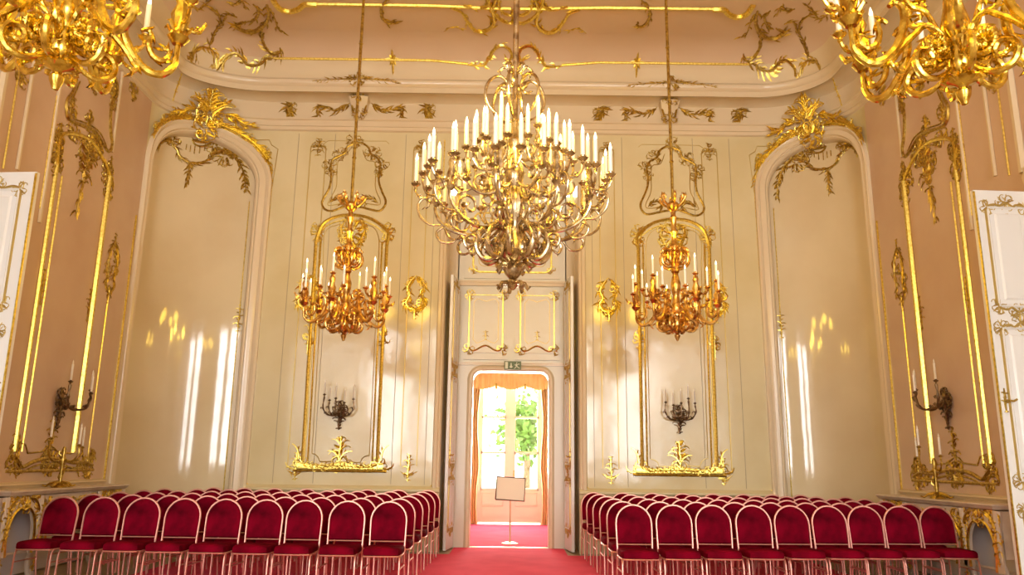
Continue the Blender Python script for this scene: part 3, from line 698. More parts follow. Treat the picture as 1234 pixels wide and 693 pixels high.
for sg in (-1, 1):      # the two fixed panels over the portal
    pn = MB(); cx = sg*.465
    pn.box((cx-.40, .565, 3.24), (cx+.40, .6, 4.57)); pn.box((cx-.31, .545, 3.36), (cx+.31, .566, 4.46))
    tp = pn.build('transom_panel', 'portal_paint', wall_portal, smooth=False)
    b = MB(); M_ = lambda a, c, n=0: np.array((a, .55-n, c))
    x0, x1, z0, z1 = cx-.305, cx+.305, 3.40, 4.42
    line(b, M_, [(x0, z0+.05), (x0, z1), (x1, z1), (x1, z0+.05)], .016, 0, 5)
    line(b, M_, [(x0, z0+.06), (x0+.06, z0), (x0+.14, z0+.01), (x0+.22, z0+.06), (cx, z0+.09), (x1-.22, z0+.06), (x1-.14, z0+.01), (x1-.06, z0), (x1, z0+.06)], .016, 0, 5, sm=3)
    for i, (a, c) in enumerate(((x0, z0+.02), (x1, z0+.02), (x0, z1), (x1, z1))): cluster(b, M_, a, c, .14, .14, 300+i, 10, 0, .010)
    b.build('gilt_frame', 'gold', tp)
    b = MB(); i_ = .08
    line(b, M_, [(x0+i_, z0+.2), (x0+i_, z1-.14), (x0+i_+.06, z1-.07), (cx-.08, z1-.09), (cx, z1-.12), (cx+.08, z1-.09), (x1-i_-.06, z1-.07), (x1-i_, z1-.14), (x1-i_, z0+.2), (x1-i_-.06, z0+.13), (cx+.1, z0+.15), (cx, z0+.2), (cx-.1, z0+.15), (x0+i_+.06, z0+.13), (x0+i_, z0+.2)], .008, 0, 5)
    pendant(b, M_, cx, z0+.28, .09, .18, 305, 6); b.build('panel_moulding', 'dull_gold', tp)
b = MB(); b.box((-.88, .57, 4.74), (.88, .6, 6.1)); op = b.build('overdoor_panel', 'portal_paint', wall_portal, smooth=False)
b = MB(); M_ = lambda a, c, n=0: np.array((a, .57-n, c))
line(b, M_, rrect(-.72, .72, 4.86, 6.0, .12), .02); 
for i, (a, c) in enumerate(((-.72, 4.9), (.72, 4.9))): cluster(b, M_, a, c, .1, .1, 310+i, 8)
b.build('gilt_frame', 'gold', op)
b = MB(); line(b, M_, rrect(-.62, .62, 4.97, 5.9, .1), .008); b.build('panel_moulding', 'dull_gold', op)

def door_leaf(name, hinge, edge_, h, panels, handle_z, face):
    """a leaf standing open from hinge (x, y) to edge (x, y); its gilded panels are on the face side"""
    hx, hy = hinge; ex, ey = edge_; L_ = math.hypot(ex-hx, ey-hy); ux, uy = (ex-hx)/L_, (ey-hy)/L_
    nx, ny = (-uy*face, ux*face)
    LM = lambda a, c, n=0: np.array((hx+ux*a+nx*n, hy+uy*a+ny*n, c))
    b = MB(); T_ = .05
    V = [LM(a, c, n) for n in (0, -T_) for c in (.02, h) for a in (0, L_)]
    b.add(V, [(0, 1, 3, 2), (5, 4, 6, 7), (0, 2, 6, 4), (1, 5, 7, 3), (2, 3, 7, 6), (0, 4, 5, 1)])
    o = tag(b.build(name, 'door_paint', smooth=False), kind='structure')
    for i, (z0, z1) in enumerate(panels):
        a0, a1 = .13*L_/.8, L_-.13*L_/.8; c = (a0+a1)/2
        pb = MB(); pb.grid([[LM(a0+d, z0+d, n), LM(a1-d, z0+d, n), LM(a1-d, z1-d, n), LM(a0+d, z1-d, n), LM(a0+d, z0+d, n)] for d, n in ((0, 0), (.02, .02), (.04, .004), (.09, .004), (.11, .018), (.13, .018))])
        d = .13; pb.add([LM(a0+d, z0+d, .018), LM(a1-d, z0+d, .018), LM(a1-d, z1-d, .018), LM(a0+d, z1-d, .018)], [(0, 1, 2, 3)])
        pa = pb.build('panel', 'door_paint', o, smooth=False)
        gb = MB()
        line(gb, LM, [(a0, z0+.05), (a0, z1-.05)], .013); line(gb, LM, [(a1, z0+.05), (a1, z1-.05)], .013)
        for zt, s_ in ((z1, 1), (z0, -1)):
            line(gb, LM, [(a0, zt-s_*.05), (a0+.04, zt), (a0+.12, zt+s_*.015), (c-.08, zt-s_*.01), (c, zt+s_*.04), (c+.08, zt-s_*.01), (a1-.12, zt+s_*.015), (a1-.04, zt), (a1, zt-s_*.05)], .014, 0, 5, sm=3)
            cluster(gb, LM, a0+.02, zt-s_*.02, .12, .12, 320+i, 10, 0, .01); cluster(gb, LM, a1-.02, zt-s_*.02, .12, .12, 322+i, 10, 0, .01)
            cluster(gb, LM, c, zt+s_*.04, .16, .13, 324+i, 10, 0, .01)
        pendant(gb, LM, c, z1-.22, .12, .26, 326+i, 6, 0, .010)
        gb.build('gilt_frame', 'dull_gold', pa)
    eb = MB()
    if handle_z > 2: eb.tube([LM(L_-.005, .05, .004), LM(L_-.005, h-.02, .004)], .012, 5); eb.build('gilt_edge', 'gold', o)
    hb = MB(); pendant(hb, LM, L_-.07, handle_z, .07, .26, 330, 6, 0, .014)
    hb.tube([LM(L_-.07, handle_z, .01), LM(L_-.07, handle_z, .05), LM(L_-.13, handle_z-.01, .05), LM(L_-.17, handle_z+.01, .05)], .011, 6); hb.build('handle', 'antique_gold', o)
    return o
for nm, sg in (('door_1', -1), ('door_2', 1)):
    o = door_leaf(nm, (sg*.955, .56), (sg*1.03, -.02), 4.66, ((.35, 1.15), (1.4, 2.9), (3.1, 4.5)), 1.55, -sg)
    o['label'] = 'open gilt-panelled leaf on the %s of the central doorway' % ('left' if sg < 0 else 'right')
lf = door_leaf('door_3', (-6.14, -5.22), (-5.24, -5.29), 4.5, ((.35, 1.05), (1.3, 2.75), (3.0, 4.32)), 2.1, -1)
lf['label'] = 'white open door leaf on the left wall'
lf = door_leaf('door_4', (5.88, -5.05), (5.17, -5.09), 4.5, ((.35, 1.05), (1.3, 2.95), (3.15, 4.32)), 2.15, 1)
lf['label'] = 'white open door leaf on the right wall'
# ------------------------------------------------------------------ vestibule behind the portal, with its garden window
VY = 5.7; VW = 1.35; VH = 3.75; WW, WH = .80, 3.42
b = MB()
for sg in (-1, 1): b.grid([[(sg*VW, .95, 0), (sg*VW, .95, VH)], [(sg*VW, VY, 0), (sg*VW, VY, VH)]])
for sg in (-1, 1):
    b.add([(sg*VW, VY, 0), (sg*WW, VY, 0), (sg*WW, VY, VH), (sg*VW, VY, VH)], [(0, 1, 2, 3)])
    b.grid([[(sg*WW, VY, 0), (sg*WW, VY, WH)], [(sg*WW, VY+.35, 0), (sg*WW, VY+.35, WH)]])
    b.add([(sg*VW, .95, 0), (sg*PW, .95, 0), (sg*PW, .95, VH), (sg*VW, .95, VH)], [(0, 1, 2, 3)])
b.add([(-WW, VY, WH), (WW, VY, WH), (WW, VY, VH), (-WW, VY, VH)], [(0, 1, 2, 3)])
b.add([(-PW, .95, PZ), (PW, .95, PZ), (PW, .95, VH), (-PW, .95, VH)], [(0, 1, 2, 3)])
tag(b.build('wall_vestibule', 'vestibule_paint', smooth=False), kind='structure')
b = MB(); b.add([(-VW, .9, VH), (VW, .9, VH), (VW, VY+.4, VH), (-VW, VY+.4, VH)], [(0, 3, 2, 1)]); tag(b.build('ceiling_vestibule', 'vestibule_paint'), kind='structure')
b = MB(); b.add([(-VW, .2, 0), (VW, .2, 0), (VW, VY+.5, 0), (-VW, VY+.5, 0)], [(0, 1, 2, 3)]); tag(b.build('floor_vestibule', 'parquet'), kind='structure')
b = MB(); y0, y1 = VY+.12, VY+.19
for sg in (-1, 1):
    b.box((min(sg*WW, sg*(WW-.06)), y0, 0), (max(sg*WW, sg*(WW-.06)), y1, WH))
b.box((-WW, y0, 3.3), (WW, y1, WH)); b.box((-.07, y0-.03, .05), (.07, y1, 3.3))
for sg in (-1, 1):
    b.box((min(sg*.07, sg*.13), y0, .8), (max(sg*.07, sg*.13), y1, 3.3)); b.box((min(sg*.66, sg*.74), y0, .05), (max(sg*.66, sg*.74), y1, 3.3))
    for z in (.80, 1.66, 2.5, 3.24): b.box((min(sg*.1, sg*.7), y0, z-.02), (max(sg*.1, sg*.7), y1, z+.03))
win = tag(b.build('window_1', 'vestibule_paint', smooth=False), kind='structure')
for sg in (-1, 1):
    b = MB(); x0, x1 = sorted((sg*.07, sg*.74))
    b.box((x0, y0+.01, .05), (x1, y1-.01, .80)); b.box((x0+.1, y0-.015, .17), (x1-.1, y0+.02, .36)); b.box((x0+.1, y0-.015, .45), (x1-.1, y0+.02, .70))
    for q in (0,): b.tube([(x0+.08, y0, .42), (x0+.08, y0, .73), (x1-.08, y0, .73), (x1-.08, y0, .42), (x0+.08, y0, .42)], .012, 5)
    b.build('lower_panel', 'vestibule_paint', win, smooth=False)
    for z0, z1 in ((.83, 1.64), (1.69, 2.48), (2.53, 3.22)):
        b = MB(); b.box((min(sg*.12, sg*.67), y0+.03, z0-.01), (max(sg*.12, sg*.67), y0+.036, z1+.01)); b.build('pane', 'glass', win, smooth=False)
b = MB(); b.tube([(.10, y0-.05, 1.05), (.10, y0-.05, 1.25)], .012, 6); b.box((.085, y0-.05, 1.13), (.115, y0+.01, 1.17)); b.build('handle', 'antique_gold', win)
def curtain(x0, x1, y, z0, z1, label, folds=5, amp=.05):
    b = MB(); n = folds*6; R_ = []
    for z in arr(z0, z1, 8):
        t = (z-z0)/(z1-z0); pinch = 1-.25*math.sin(PI*min(1, max(0, (.55-abs(t-.42))*1.8)))
        xe = x0 if abs(x0) > abs(x1) else x1; xi = x1 if xe == x0 else x0
        R_.append([(xe+(xi-xe)*i/n*pinch, y+amp*math.sin(2*PI*folds*i/n), z) for i in range(n+1)])
    b.grid(R_); b.grid([[(p[0], p[1]+.012, p[2]) for p in r] for r in R_]); o = b.build('curtain', 'curtain')
    return tag(o, label, 'curtain', 'golden curtains at the garden window')
curtain(-1.02, -.70, VY-.12, .03, 3.4, 'golden curtain hanging left of the garden window')
curtain(1.02, .70, VY-.12, .03, 3.4, 'golden curtain hanging right of the garden window')
vb = MB(); R_ = []
for i in range(61):
    x = -1.05+2.1*i/60; dr = .30+.10*abs(math.sin(PI*3*i/60)); R_.append([(x, VY-.2+.025*math.sin(i*1.7), 3.55), (x, VY-.2+.025*math.sin(i*1.7), 3.55-dr)])
vb.grid(R_); vb.grid([[(p[0], p[1]+.015, p[2]) for p in r] for r in R_])
va = tag(vb.build('valance', 'curtain'), 'golden scalloped valance across the top of the garden window', 'valance')
tb = MB()
for i in range(4): tb.lathe([(.0, -.14), (.03, -.12), (.018, -.03), (.025, 0), (.0, .02)], 8, 0, (-1.05+.7*i, VY-.22, 3.28)) if i not in (0, 3) else None
tb.build('tassel', 'antique_gold', va)
# the garden outside
b = MB(); b.add([(-40, VY+.4, -.3), (40, VY+.4, -.3), (40, 70, -.3), (-40, 70, -.3)], [(0, 1, 2, 3)]); tag(b.build('ground', 'garden'), kind='structure')
def tree(x, y, h, r, seed, label):
    t = empty('tree', (x, y, -.3), label, 'tree')
    b = MB(); b.tube([(0, 0, 0), (.05, 0, h*.4), (0, .1, h*.8)], [.16, .11, .04], 8); b.build('trunk', 'bronze', t)
    b = MB(); rd = random.Random(seed)
    for i in range(900):
        u_, v_, w_ = rd.gauss(0, .42), rd.gauss(0, .42), rd.gauss(0, .42); c_ = np.array((u_*r, v_*r, h*.68+w_*r*1.1))
        d1 = nrm((rd.gauss(0, 1), rd.gauss(0, 1), rd.gauss(0, 1))); d2 = nrm(np.cross(d1, (rd.random(), rd.random(), .3))); s_ = rd.uniform(.1, .2)
        b.add([c_-d1*s_, c_+d2*s_*.5, c_+d1*s_, c_-d2*s_*.5], [(0, 1, 2, 3)])
    b.build('crown', 'foliage', t, smooth=False); return t
tree(.55, 14.0, 4.2, 1.1, 5, 'pale green garden tree seen through the right panes of the window')
# ------------------------------------------------------------------ carpet
b = MB(); b.box((-4.72, -5.3, 0.0), (4.62, -.42, .012)); b.box((-.94, -.42, 0.0), (.94, .58, .012))
tag(b.build('hall_carpet', 'carpet', smooth=False), 'wide red carpet under the chairs and along the aisle of the hall', 'carpet')
b = MB(); b.box((-.66, .71, 0.0), (.66, .96, .012)); b.box((-1.3, .96, 0.0), (1.3, VY-.02, .012))
tag(b.build('vestibule_carpet', 'carpet', smooth=False), 'red carpet beyond the central doorway reaching to the garden window', 'carpet')
b = MB(); b.box((-.66, .60, .0), (.66, .70, .02)); tag(b.build('threshold_strip', 'stand_metal', smooth=False), 'bright metal strip across the central doorway between the two red carpets', 'threshold')
# ------------------------------------------------------------------ notice stand in the doorway
st = empty('notice_stand', (0.02, 1.25, .013), 'brass notice stand with blank cream board in the central doorway', 'sign stand')
b = MB(); b.lathe([(.0, 0), (.15, 0), (.15, .012), (.10, .03), (.03, .04), (.014, .06), (.014, .08)], 20); b.build('base', 'stand_metal', st)
b = MB(); b.tube([(0, 0, .05), (0, 0, .93)], .015, 8); b.build('pole', 'stand_metal', st)
def tilt(x, z, y): a = .05; return (x*math.cos(a)+z*math.sin(a), y+.25*z, .98-x*math.sin(a)+z*math.cos(a)-.02)
b = MB(); V = [tilt(x, z, y) for y in (-.03, -.012) for z in (-.20, .20) for x in (-.26, .26)]
b.add(V, [(0, 1, 3, 2), (5, 4, 6, 7), (0, 2, 6, 4), (1, 5, 7, 3), (2, 3, 7, 6), (0, 4, 5, 1)]); bd = b.build('board', 'paper', st, smooth=False)
b = MB(); b.tube([tilt(x, z, -.03) for x, z in ((-.26, -.2), (.26, -.2), (.26, .2), (-.26, .2), (-.26, -.2))], .012, 4); b.build('board_frame', 'dark_frame', bd)
# ------------------------------------------------------------------ exit sign over the portal
es = empty('exit_sign', (0.03, .49, 3.13), 'small green emergency exit sign above the central doorway', 'sign')
b = MB(); b.box((-.15, 0, -.075), (.15, .06, .075)); b.build('sign_box', 'sign_green', es, smooth=False)
b = MB(); y_ = -.003
def poly(pts): b.add([(x, y_, z) for x, z in pts], [tuple(range(len(pts)))])
poly([(-.135, -.06), (-.085, -.06), (-.085, .06), (-.135, .06)])
poly([(-.045, -.045), (-.012, -.045), (.0, -.02), (-.028+.014, -.01), (-.022, .045), (-.036, .045), (-.042, -.01), (-.058, -.02)])
poly([(.075, .032), (.083, .052), (.067, .056), (.062, .04)])
poly([(.05, -.005), (.06, .03), (.085, .02), (.08, -.015), (.062, -.02)])
poly([(.05, .025), (.03, .01), (.035, .0), (.055, .015)]); poly([(.085, .02), (.11, .035), (.125, .02), (.115, .012), (.105, .022), (.088, .006)])
poly([(.062, -.015), (.075, -.012), (.06, -.04), (.03, -.06), (.022, -.052), (.045, -.035)]); poly([(.068, -.012), (.083, -.01), (.105, -.035), (.13, -.04), (.13, -.052), (.098, -.047)])
b.build('pictogram', 'sign_white', es, smooth=False)
# ------------------------------------------------------------------ candles shared by all fittings
def candle_mesh(name, h, r, mats):
    b = MB(); b.lathe([(r*.9, 0), (r, .01), (r, h), (r*.55, h+.004)], 10, 0)
    b.lathe([(r*.45, h), (r*.78, h+r*.9), (r*.6, h+r*2.2), (r*.08, h+r*4)], 8, 1); return b.mesh(name, mats)
def pan_mesh(name, r, m):
    b = MB(); b.lathe([(.006, -r*1.5), (r*.45, -r*1.1), (r*.35, -r*.7), (r*.9, -r*.35), (r*1.15, 0), (r*1.05, r*.1), (r*.5, -r*.1), (r*.45, r*.35), (r*.55, r*.6), (r*.3, r*.6)], 12)
    for i in range(8):
        t = 2*PI*i/8; M_ = lambda a, c, n=0: np.array((a*math.cos(t)-n*math.sin(t)*0, a*math.sin(t), c+n))
        b.add([(r*.7*math.cos(t-.3), r*.7*math.sin(t-.3), -r*.3), (r*.7*math.cos(t+.3), r*.7*math.sin(t+.3), -r*.3), (r*1.5*math.cos(t), r*1.5*math.sin(t), r*.25)], [(0, 1, 2)])
    return b.mesh(name, m)
RZ_ = lambda a, c, n=0: np.array((a, n, c)); RZm = lambda a, c, n=0: np.array((a, -n, c))
def rz_scroll(b, pts, r, leaves=True, seed=0, m=0):
    """a cast scroll in the radial plane: round bar swelling in the middle, with leaves on both faces"""
    p = smooth(pts, 4); n = len(p); rd = random.Random(seed)
    b.tube([(q[0], 0, q[1]) for q in p], [r*(.55+.45*math.sin(PI*(i+.5)/n))*(1+.07*math.sin(i*1.9)) for i in range(n)], 8, m)
    if leaves:
        for i in range(1, n-1, 2):
            d = p[i+1]-p[i-1]; an = math.atan2(d[1], d[0]); s_ = 1 if (i//2) % 2 else -1
            ln = min(r, .018)*rd.uniform(2.2, 3.6)
            for M_ in (RZ_, RZm): leaf(b, M_, p[i][0], p[i][1], an+s_*.5, ln, ln*.42, m, -s_*.5, h=r*.9)
def volute(c, r0, t0, turns, n=16, grow=-1):
    return [(c[0]+r0*(1-.85*i/n)*math.cos(t0+grow*2*PI*turns*i/n), c[1]+r0*(1-.85*i/n)*math.sin(t0+grow*2*PI*turns*i/n)) for i in range(n+1)]
def branch(b, p0, p1, sag, r, m=0):
    """a little S branch from the arm's post to a candle cup"""
    p0, p1 = np.array(p0), np.array(p1); d = p1-p0; h_ = np.array((d[0], d[1], 0))
    pts = smooth([p0, p0+h_*.3-np.array((0, 0, sag)), p0+h_*.75-np.array((0, 0, sag*1.1)), p0+h_*1.02+np.array((0, 0, d[2]*.3)), p1], 4)
    b.tube(pts, [r*(1+.2*math.sin(i*2.1)) for i in range(len(pts))], 6, m)
    e = pts[len(pts)//2]; c_ = e+np.array((0, 0, sag*.3)); u_ = nrm(h_)
    b.tube([c_+u_*sag*.5*(1-.8*i/10)*math.cos(-PI/2+2*PI*1.1*i/10)+np.array((0, 0, 1))*sag*.5*(1-.8*i/10)*math.sin(-PI/2+2*PI*1.1*i/10) for i in range(11)], r*.7, 5, m)
def make_arm(name, curve, post, cups, r, m, scrolls, seed, big_=True):
    b = MB(); rz_scroll(b, curve, r, True, seed)
    for s_ in scrolls: rz_scroll(b, s_, r*.75, True, seed+1)
    (pr, z0, z1) = post
    b.lathe([(r*1.3, z0), (r*2.6, z0+(z1-z0)*.12), (r*1.5, z0+(z1-z0)*.25), (r*2.3, z0+(z1-z0)*.5), (r*1.2, z0+(z1-z0)*.7), (r*1.9, z0+(z1-z0)*.85), (r, z1)], 8, 0, (pr, 0, 0))
    for i in range(5):
        t = 2*PI*i/5; b.tube([(pr, 0, z0+.02), (pr+r*3*math.cos(t), r*3*math.sin(t), z0+(z1-z0)*.35), (pr+r*3.6*math.cos(t), r*3.6*math.sin(t), z0+(z1-z0)*.3)], [r*.6, r*.5, r*.2], 5)
    for (x, y, z) in cups: 
        if abs(x-pr)+abs(y) > .02: branch(b, (pr, 0, z0+(z1-z0)*.45), (x, y, z-r*2), (.05 if big_ else .045), .011)
    return b.mesh(name, m)
def chandelier(name, loc, label, kind, m, rz, group):
    x, y, z0 = loc; t = empty(name, loc, label, 'chandelier', group, rz); top = ZCEIL-z0
    big = kind == 'big'
    if big:
        cm = candle_mesh('candle', .215, .019, ['candle_wax', 'bulb']); pm = pan_mesh('drip_pan', .042, m)
    else: cm = candle_mesh('candle', .20, .0155, ['candle_wax', 'bulb']); pm = pan_mesh('drip_pan', .036, m)
    def ring(n, ph, me, cups, nm='arm'):
        for i in range(n):
            a = put(me, nm, t, (0, 0, 0), ph+2*PI*i/n)
            for c_ in cups:
                put(pm, 'drip_pan', a, c_); put(cm, 'candle', a, (c_[0], c_[1], c_[2]+.02))
    if big:
        b = MB(); b.lathe([(.0, .0), (.02, .01), (.05, .05), (.03, .10), (.075, .15), (.095, .20), (.06, .25), (.04, .27)], 14)
        for i in range(7):
            q = 2*PI*i/7
            for (r_, zz) in ((.14, .02), (.15, .19)): b.tube([(.03*math.cos(q), .03*math.sin(q), zz+.05), (r_*.8*math.cos(q), r_*.8*math.sin(q), zz+.04), (r_*math.cos(q), r_*math.sin(q), zz-.01), (r_*1.15*math.cos(q), r_*1.15*math.sin(q), zz+.02)], [.03, .022, .02, .01], 6)
        b.build('finial', m, t)
        b = MB(); b.lathe([(.04, .26), (.10, .30), (.16, .36), (.14, .44), (.10, .52), (.07, .60), (.09, .66), (.13, .74), (.14, .84), (.10, .94), (.05, 1.0), (.08, 1.05), (.10, 1.14), (.06, 1.25), (.05, 1.4), (.08, 1.46), (.05, 1.52), (.028, 1.6), (.028, 2.35)], 16)
        for i in range(10):
            q = 2*PI*i/10
            b.tube([(.10*math.cos(q), .10*math.sin(q), .68), (.145*math.cos(q), .145*math.sin(q), .80), (.10*math.cos(q), .10*math.sin(q), .96)], [.02, .028, .01], 5)
        b.build('stem', m, t)
        bb = MB(); rz_scroll(bb, [(.10, .60), (.20, .62), (.31, .52), (.35, .40), (.28, .29), (.18, .30), (.16, .39), (.22, .44), (.27, .40), (.24, .36)], .026, True, 3)
        rz_scroll(bb, [(.31, .46), (.40, .50), (.46, .45), (.43, .38), (.38, .41)], .016, True, 4)
        me = bb.mesh('basket_scroll', m)
        for i in range(10): put(me, 'basket_scroll', t, rz=2*PI*i/10+.2)
        cups1 = [(.93, 0, 1.02), (.84, .20, 1.05), (.84, -.20, 1.05), (.72, 0, 1.14)]
        me = make_arm('arm', [(.09, .72), (.2, .60), (.36, .53), (.54, .55), (.68, .64), (.74, .76), (.73, .86)], (.73, .80, 1.10), cups1, .018, m,
                      [volute((.52, .70), .13, -PI/2, 1.3, grow=1), [(.50, .53), (.57, .45), (.68, .46), (.72, .54), (.66, .59), (.62, .54)], [(.66, .62), (.78, .62), (.88, .70), (.90, .82), (.84, .88), (.80, .82), (.84, .78)], [(.2, .6), (.28, .70), (.24, .80), (.17, .78), (.19, .72)]], 11)
        ring(9, .35, me, cups1)
        cups2 = [(.56, 0, 1.28), (.46, .16, 1.32), (.46, -.16, 1.32)]
        me = make_arm('upper_arm', [(.06, 1.05), (.16, .96), (.29, .93), (.40, .99), (.45, 1.08)], (.45, 1.04, 1.28), cups2, .016, m,
                      [volute((.30, 1.05), .10, -PI/2, 1.3, grow=1), [(.40, .97), (.50, .94), (.57, 1.0), (.55, 1.08), (.50, 1.06)], [(.12, 1.0), (.14, .88), (.24, .82), (.30, .87), (.25, .91)]], 12)
        ring(6, .05, me, cups2)
        cups3 = [(.30, 0, 1.54)]
        me = make_arm('top_arm', [(.05, 1.32), (.12, 1.24), (.22, 1.24), (.29, 1.34)], (.30, 1.32, 1.52), cups3, .014, m, [volute((.18, 1.33), .07, -PI/2, 1.2, grow=1)], 13)
        ring(5, .5, me, cups3)
        bb = MB(); rz_scroll(bb, [(.03, 1.68), (.14, 1.70), (.25, 1.78), (.30, 1.92), (.26, 2.06), (.16, 2.12), (.08, 2.06), (.10, 1.99), (.15, 2.0)], .016, True, 5)
        me = bb.mesh('crown_scroll', m)
        for i in range(6): put(me, 'crown_scroll', t, rz=2*PI*i/6+.3)
        bb = MB(); rz_scroll(bb, [(.03, 2.18), (.10, 2.24), (.16, 2.20), (.14, 2.14)], .014, True, 6); me = bb.mesh('crown_leaf', m)
        for i in range(6): put(me, 'crown_leaf', t, rz=2*PI*i/6)
        b = MB(); b.tube([(0, 0, 2.2), (0, 0, top)], .03, 10)
        b.lathe([(.03, 3.0), (.09, 3.05), (.11, 3.12), (.08, 3.2), (.03, 3.24)], 12); b.lathe([(.05, top-.3), (.14, top-.16), (.2, top-.05), (.2, top)], 14); b.build('rod', m, t)
        lz = 1.15
    else:
        b = MB(); b.lathe([(.0, .0), (.016, .005), (.022, .025), (.034, .05), (.038, .075), (.022, .095), (.03, .11), (.07, .125), (.085, .14), (.05, .155), (.03, .17), (.045, .19), (.06, .22), (.05, .28), (.04, .33), (.058, .345), (.06, .365), (.045, .38), (.055, .40), (.072, .43), (.07, .47), (.05, .56), (.04, .64), (.05, .66), (.065, .72), (.07, .80), (.05, .88), (.04, .94), (.06, .97), (.05, 1.02), (.042, 1.16), (.042, 1.30), (.062, 1.34), (.04, 1.38), (.034, 1.5), (.05, 1.53), (.05, 1.56), (.032, 1.60), (.042, 1.70), (.056, 1.75), (.034, 1.78), (.034, 1.84), (.08, 1.88), (.095, 1.93), (.07, 1.97), (.02, 2.0)], 16)
        for i in range(8):
            q = 2*PI*i/8; b.tube([(.05*math.cos(q), .05*math.sin(q), .15), (.085*math.cos(q), .085*math.sin(q), .145), (.10*math.cos(q), .10*math.sin(q), .12), (.085*math.cos(q), .085*math.sin(q), .11)], [.02, .018, .014, .007], 6)
        b.build('stem', m, t)
        bb = MB(); rz_scroll(bb, [(.06, .20), (.10, .16), (.17, .13), (.235, .15), (.265, .21), (.245, .27), (.195, .285), (.165, .25), (.175, .215), (.205, .21), (.22, .23)], .021, True, 3)
        rz_scroll(bb, volute((.115, .32), .075, -PI*.75, 1.5, n=22, grow=1), .025, True, 5)
        me = bb.mesh('basket_scroll', m)
        for i in range(6): put(me, 'basket_scroll', t, (0, 0, 0), 2*PI*i/6+.5)
        cups = [(.68, .0, .66), (.57, .16, .64), (.57, -.16, .64), (.55, 0, .82)]
        me = make_arm('arm', [(.34, .56), (.31, .585), (.275, .565), (.265, .50), (.285, .40), (.34, .30), (.42, .235), (.49, .24), (.54, .30), (.55, .38), (.55, .46)], (.55, .44, .79), cups, .024, m,
                      [[(.05, .36), (.10, .43), (.16, .45), (.22, .40), (.29, .33), (.335, .27), (.36, .24), (.345, .215), (.325, .23)],
                       [(.36, .46), (.39, .48), (.41, .45), (.405, .39), (.43, .335), (.47, .315), (.505, .34), (.51, .385), (.48, .39)],
                       [(.10, .44), (.15, .53), (.22, .56), (.25, .63), (.21, .68), (.16, .66), (.165, .61), (.19, .61)]], 21, False)
        ring(6, .3, me, [cups[1], cups[2], cups[3]])
        bb = MB(); rz_scroll(bb, [(.03, 1.04), (.12, 1.02), (.19, 1.08), (.20, 1.18), (.15, 1.25), (.09, 1.22), (.11, 1.16)], .016, True, 7)
        rz_scroll(bb, [(.04, 1.26), (.13, 1.30), (.19, 1.27), (.17, 1.21)], .012, True, 8); me = bb.mesh('leaf_scroll', m)
        for i in range(9): put(me, 'leaf_scroll', t, rz=2*PI*i/9+.2)
        bb = MB(); rz_scroll(bb, [(.04, 1.10), (.09, 1.08), (.14, 1.13), (.12, 1.19), (.08, 1.17)], .015, True, 17); rz_scroll(bb, [(.04, 1.20), (.08, 1.25), (.13, 1.24), (.15, 1.19)], .013, True, 18); me = bb.mesh('leaf_scroll', m)
        for i in range(9): put(me, 'leaf_scroll', t, rz=2*PI*i/9+.55)
        bb = MB(); rz_scroll(bb, [(.05, 1.90), (.11, 1.94), (.17, 2.0), (.19, 2.06), (.15, 2.07), (.145, 2.03)], .018, True, 9); me = bb.mesh('crown_leaf', m)
        for i in range(6): put(me, 'crown_leaf', t, rz=2*PI*i/6)
        bb = MB(); bb.tube([(0, 0, 1.98), (0, 0, top)], .022, 8)
        for k_ in range(3): bb.lathe([(.02, top-1.3-k_*.9), (.035, top-1.28-k_*.9), (.02, top-1.26-k_*.9)], 8)
        bb.lathe([(.03, top-.2), (.10, top-.1), (.14, top-.03), (.14, top)], 12); bb.build('rod', 'antique_gold', t)
        lz = .95
    # the fitting's own light
    for i in range(4):
        l = bpy.data.lights.new('candle_glow', 'POINT'); l.energy = CANDLE_POWER[kind]/4; l.color = CANDLE_COL; l.shadow_soft_size = .12
        r_ = .8 if big else .55
        o = bpy.data.objects.new('candle_glow', l); C.objects.link(o); o.parent = t; o.location = (r_*math.cos(i*PI/2+.4), r_*math.sin(i*PI/2+.4), (1.75 if big else 1.45))
    return t
YN, YF, YM = -9.7, -2.9, -6.4
p = onplane(618, 350, YM); chandelier('chandelier', p, 'largest pale gold chandelier, centre of the hall with tiers of white candles', 'big', 'pale_gold', 0, None)
GRP = 'four smaller chandeliers'
p = onplane(413.5, 411, YF); chandelier('chandelier', p, 'far left copper-gold chandelier hanging before the left gilt frame', 'small', 'copper_gold', .1, GRP)
p = onplane(816.5, 411, YF); chandelier('chandelier', p, 'far right copper-gold chandelier hanging before the right gilt frame', 'small', 'copper_gold', .5, GRP)
p = onplane(66, 109, YN); chandelier('chandelier', p, 'near bright gold chandelier cut off by the top left corner', 'small', 'bright_gold', .28, GRP)
p = onplane(1163, 127, YN); chandelier('chandelier', p, 'near bright gold chandelier cut off by the top right corner', 'small', 'bright_gold', .75, GRP)
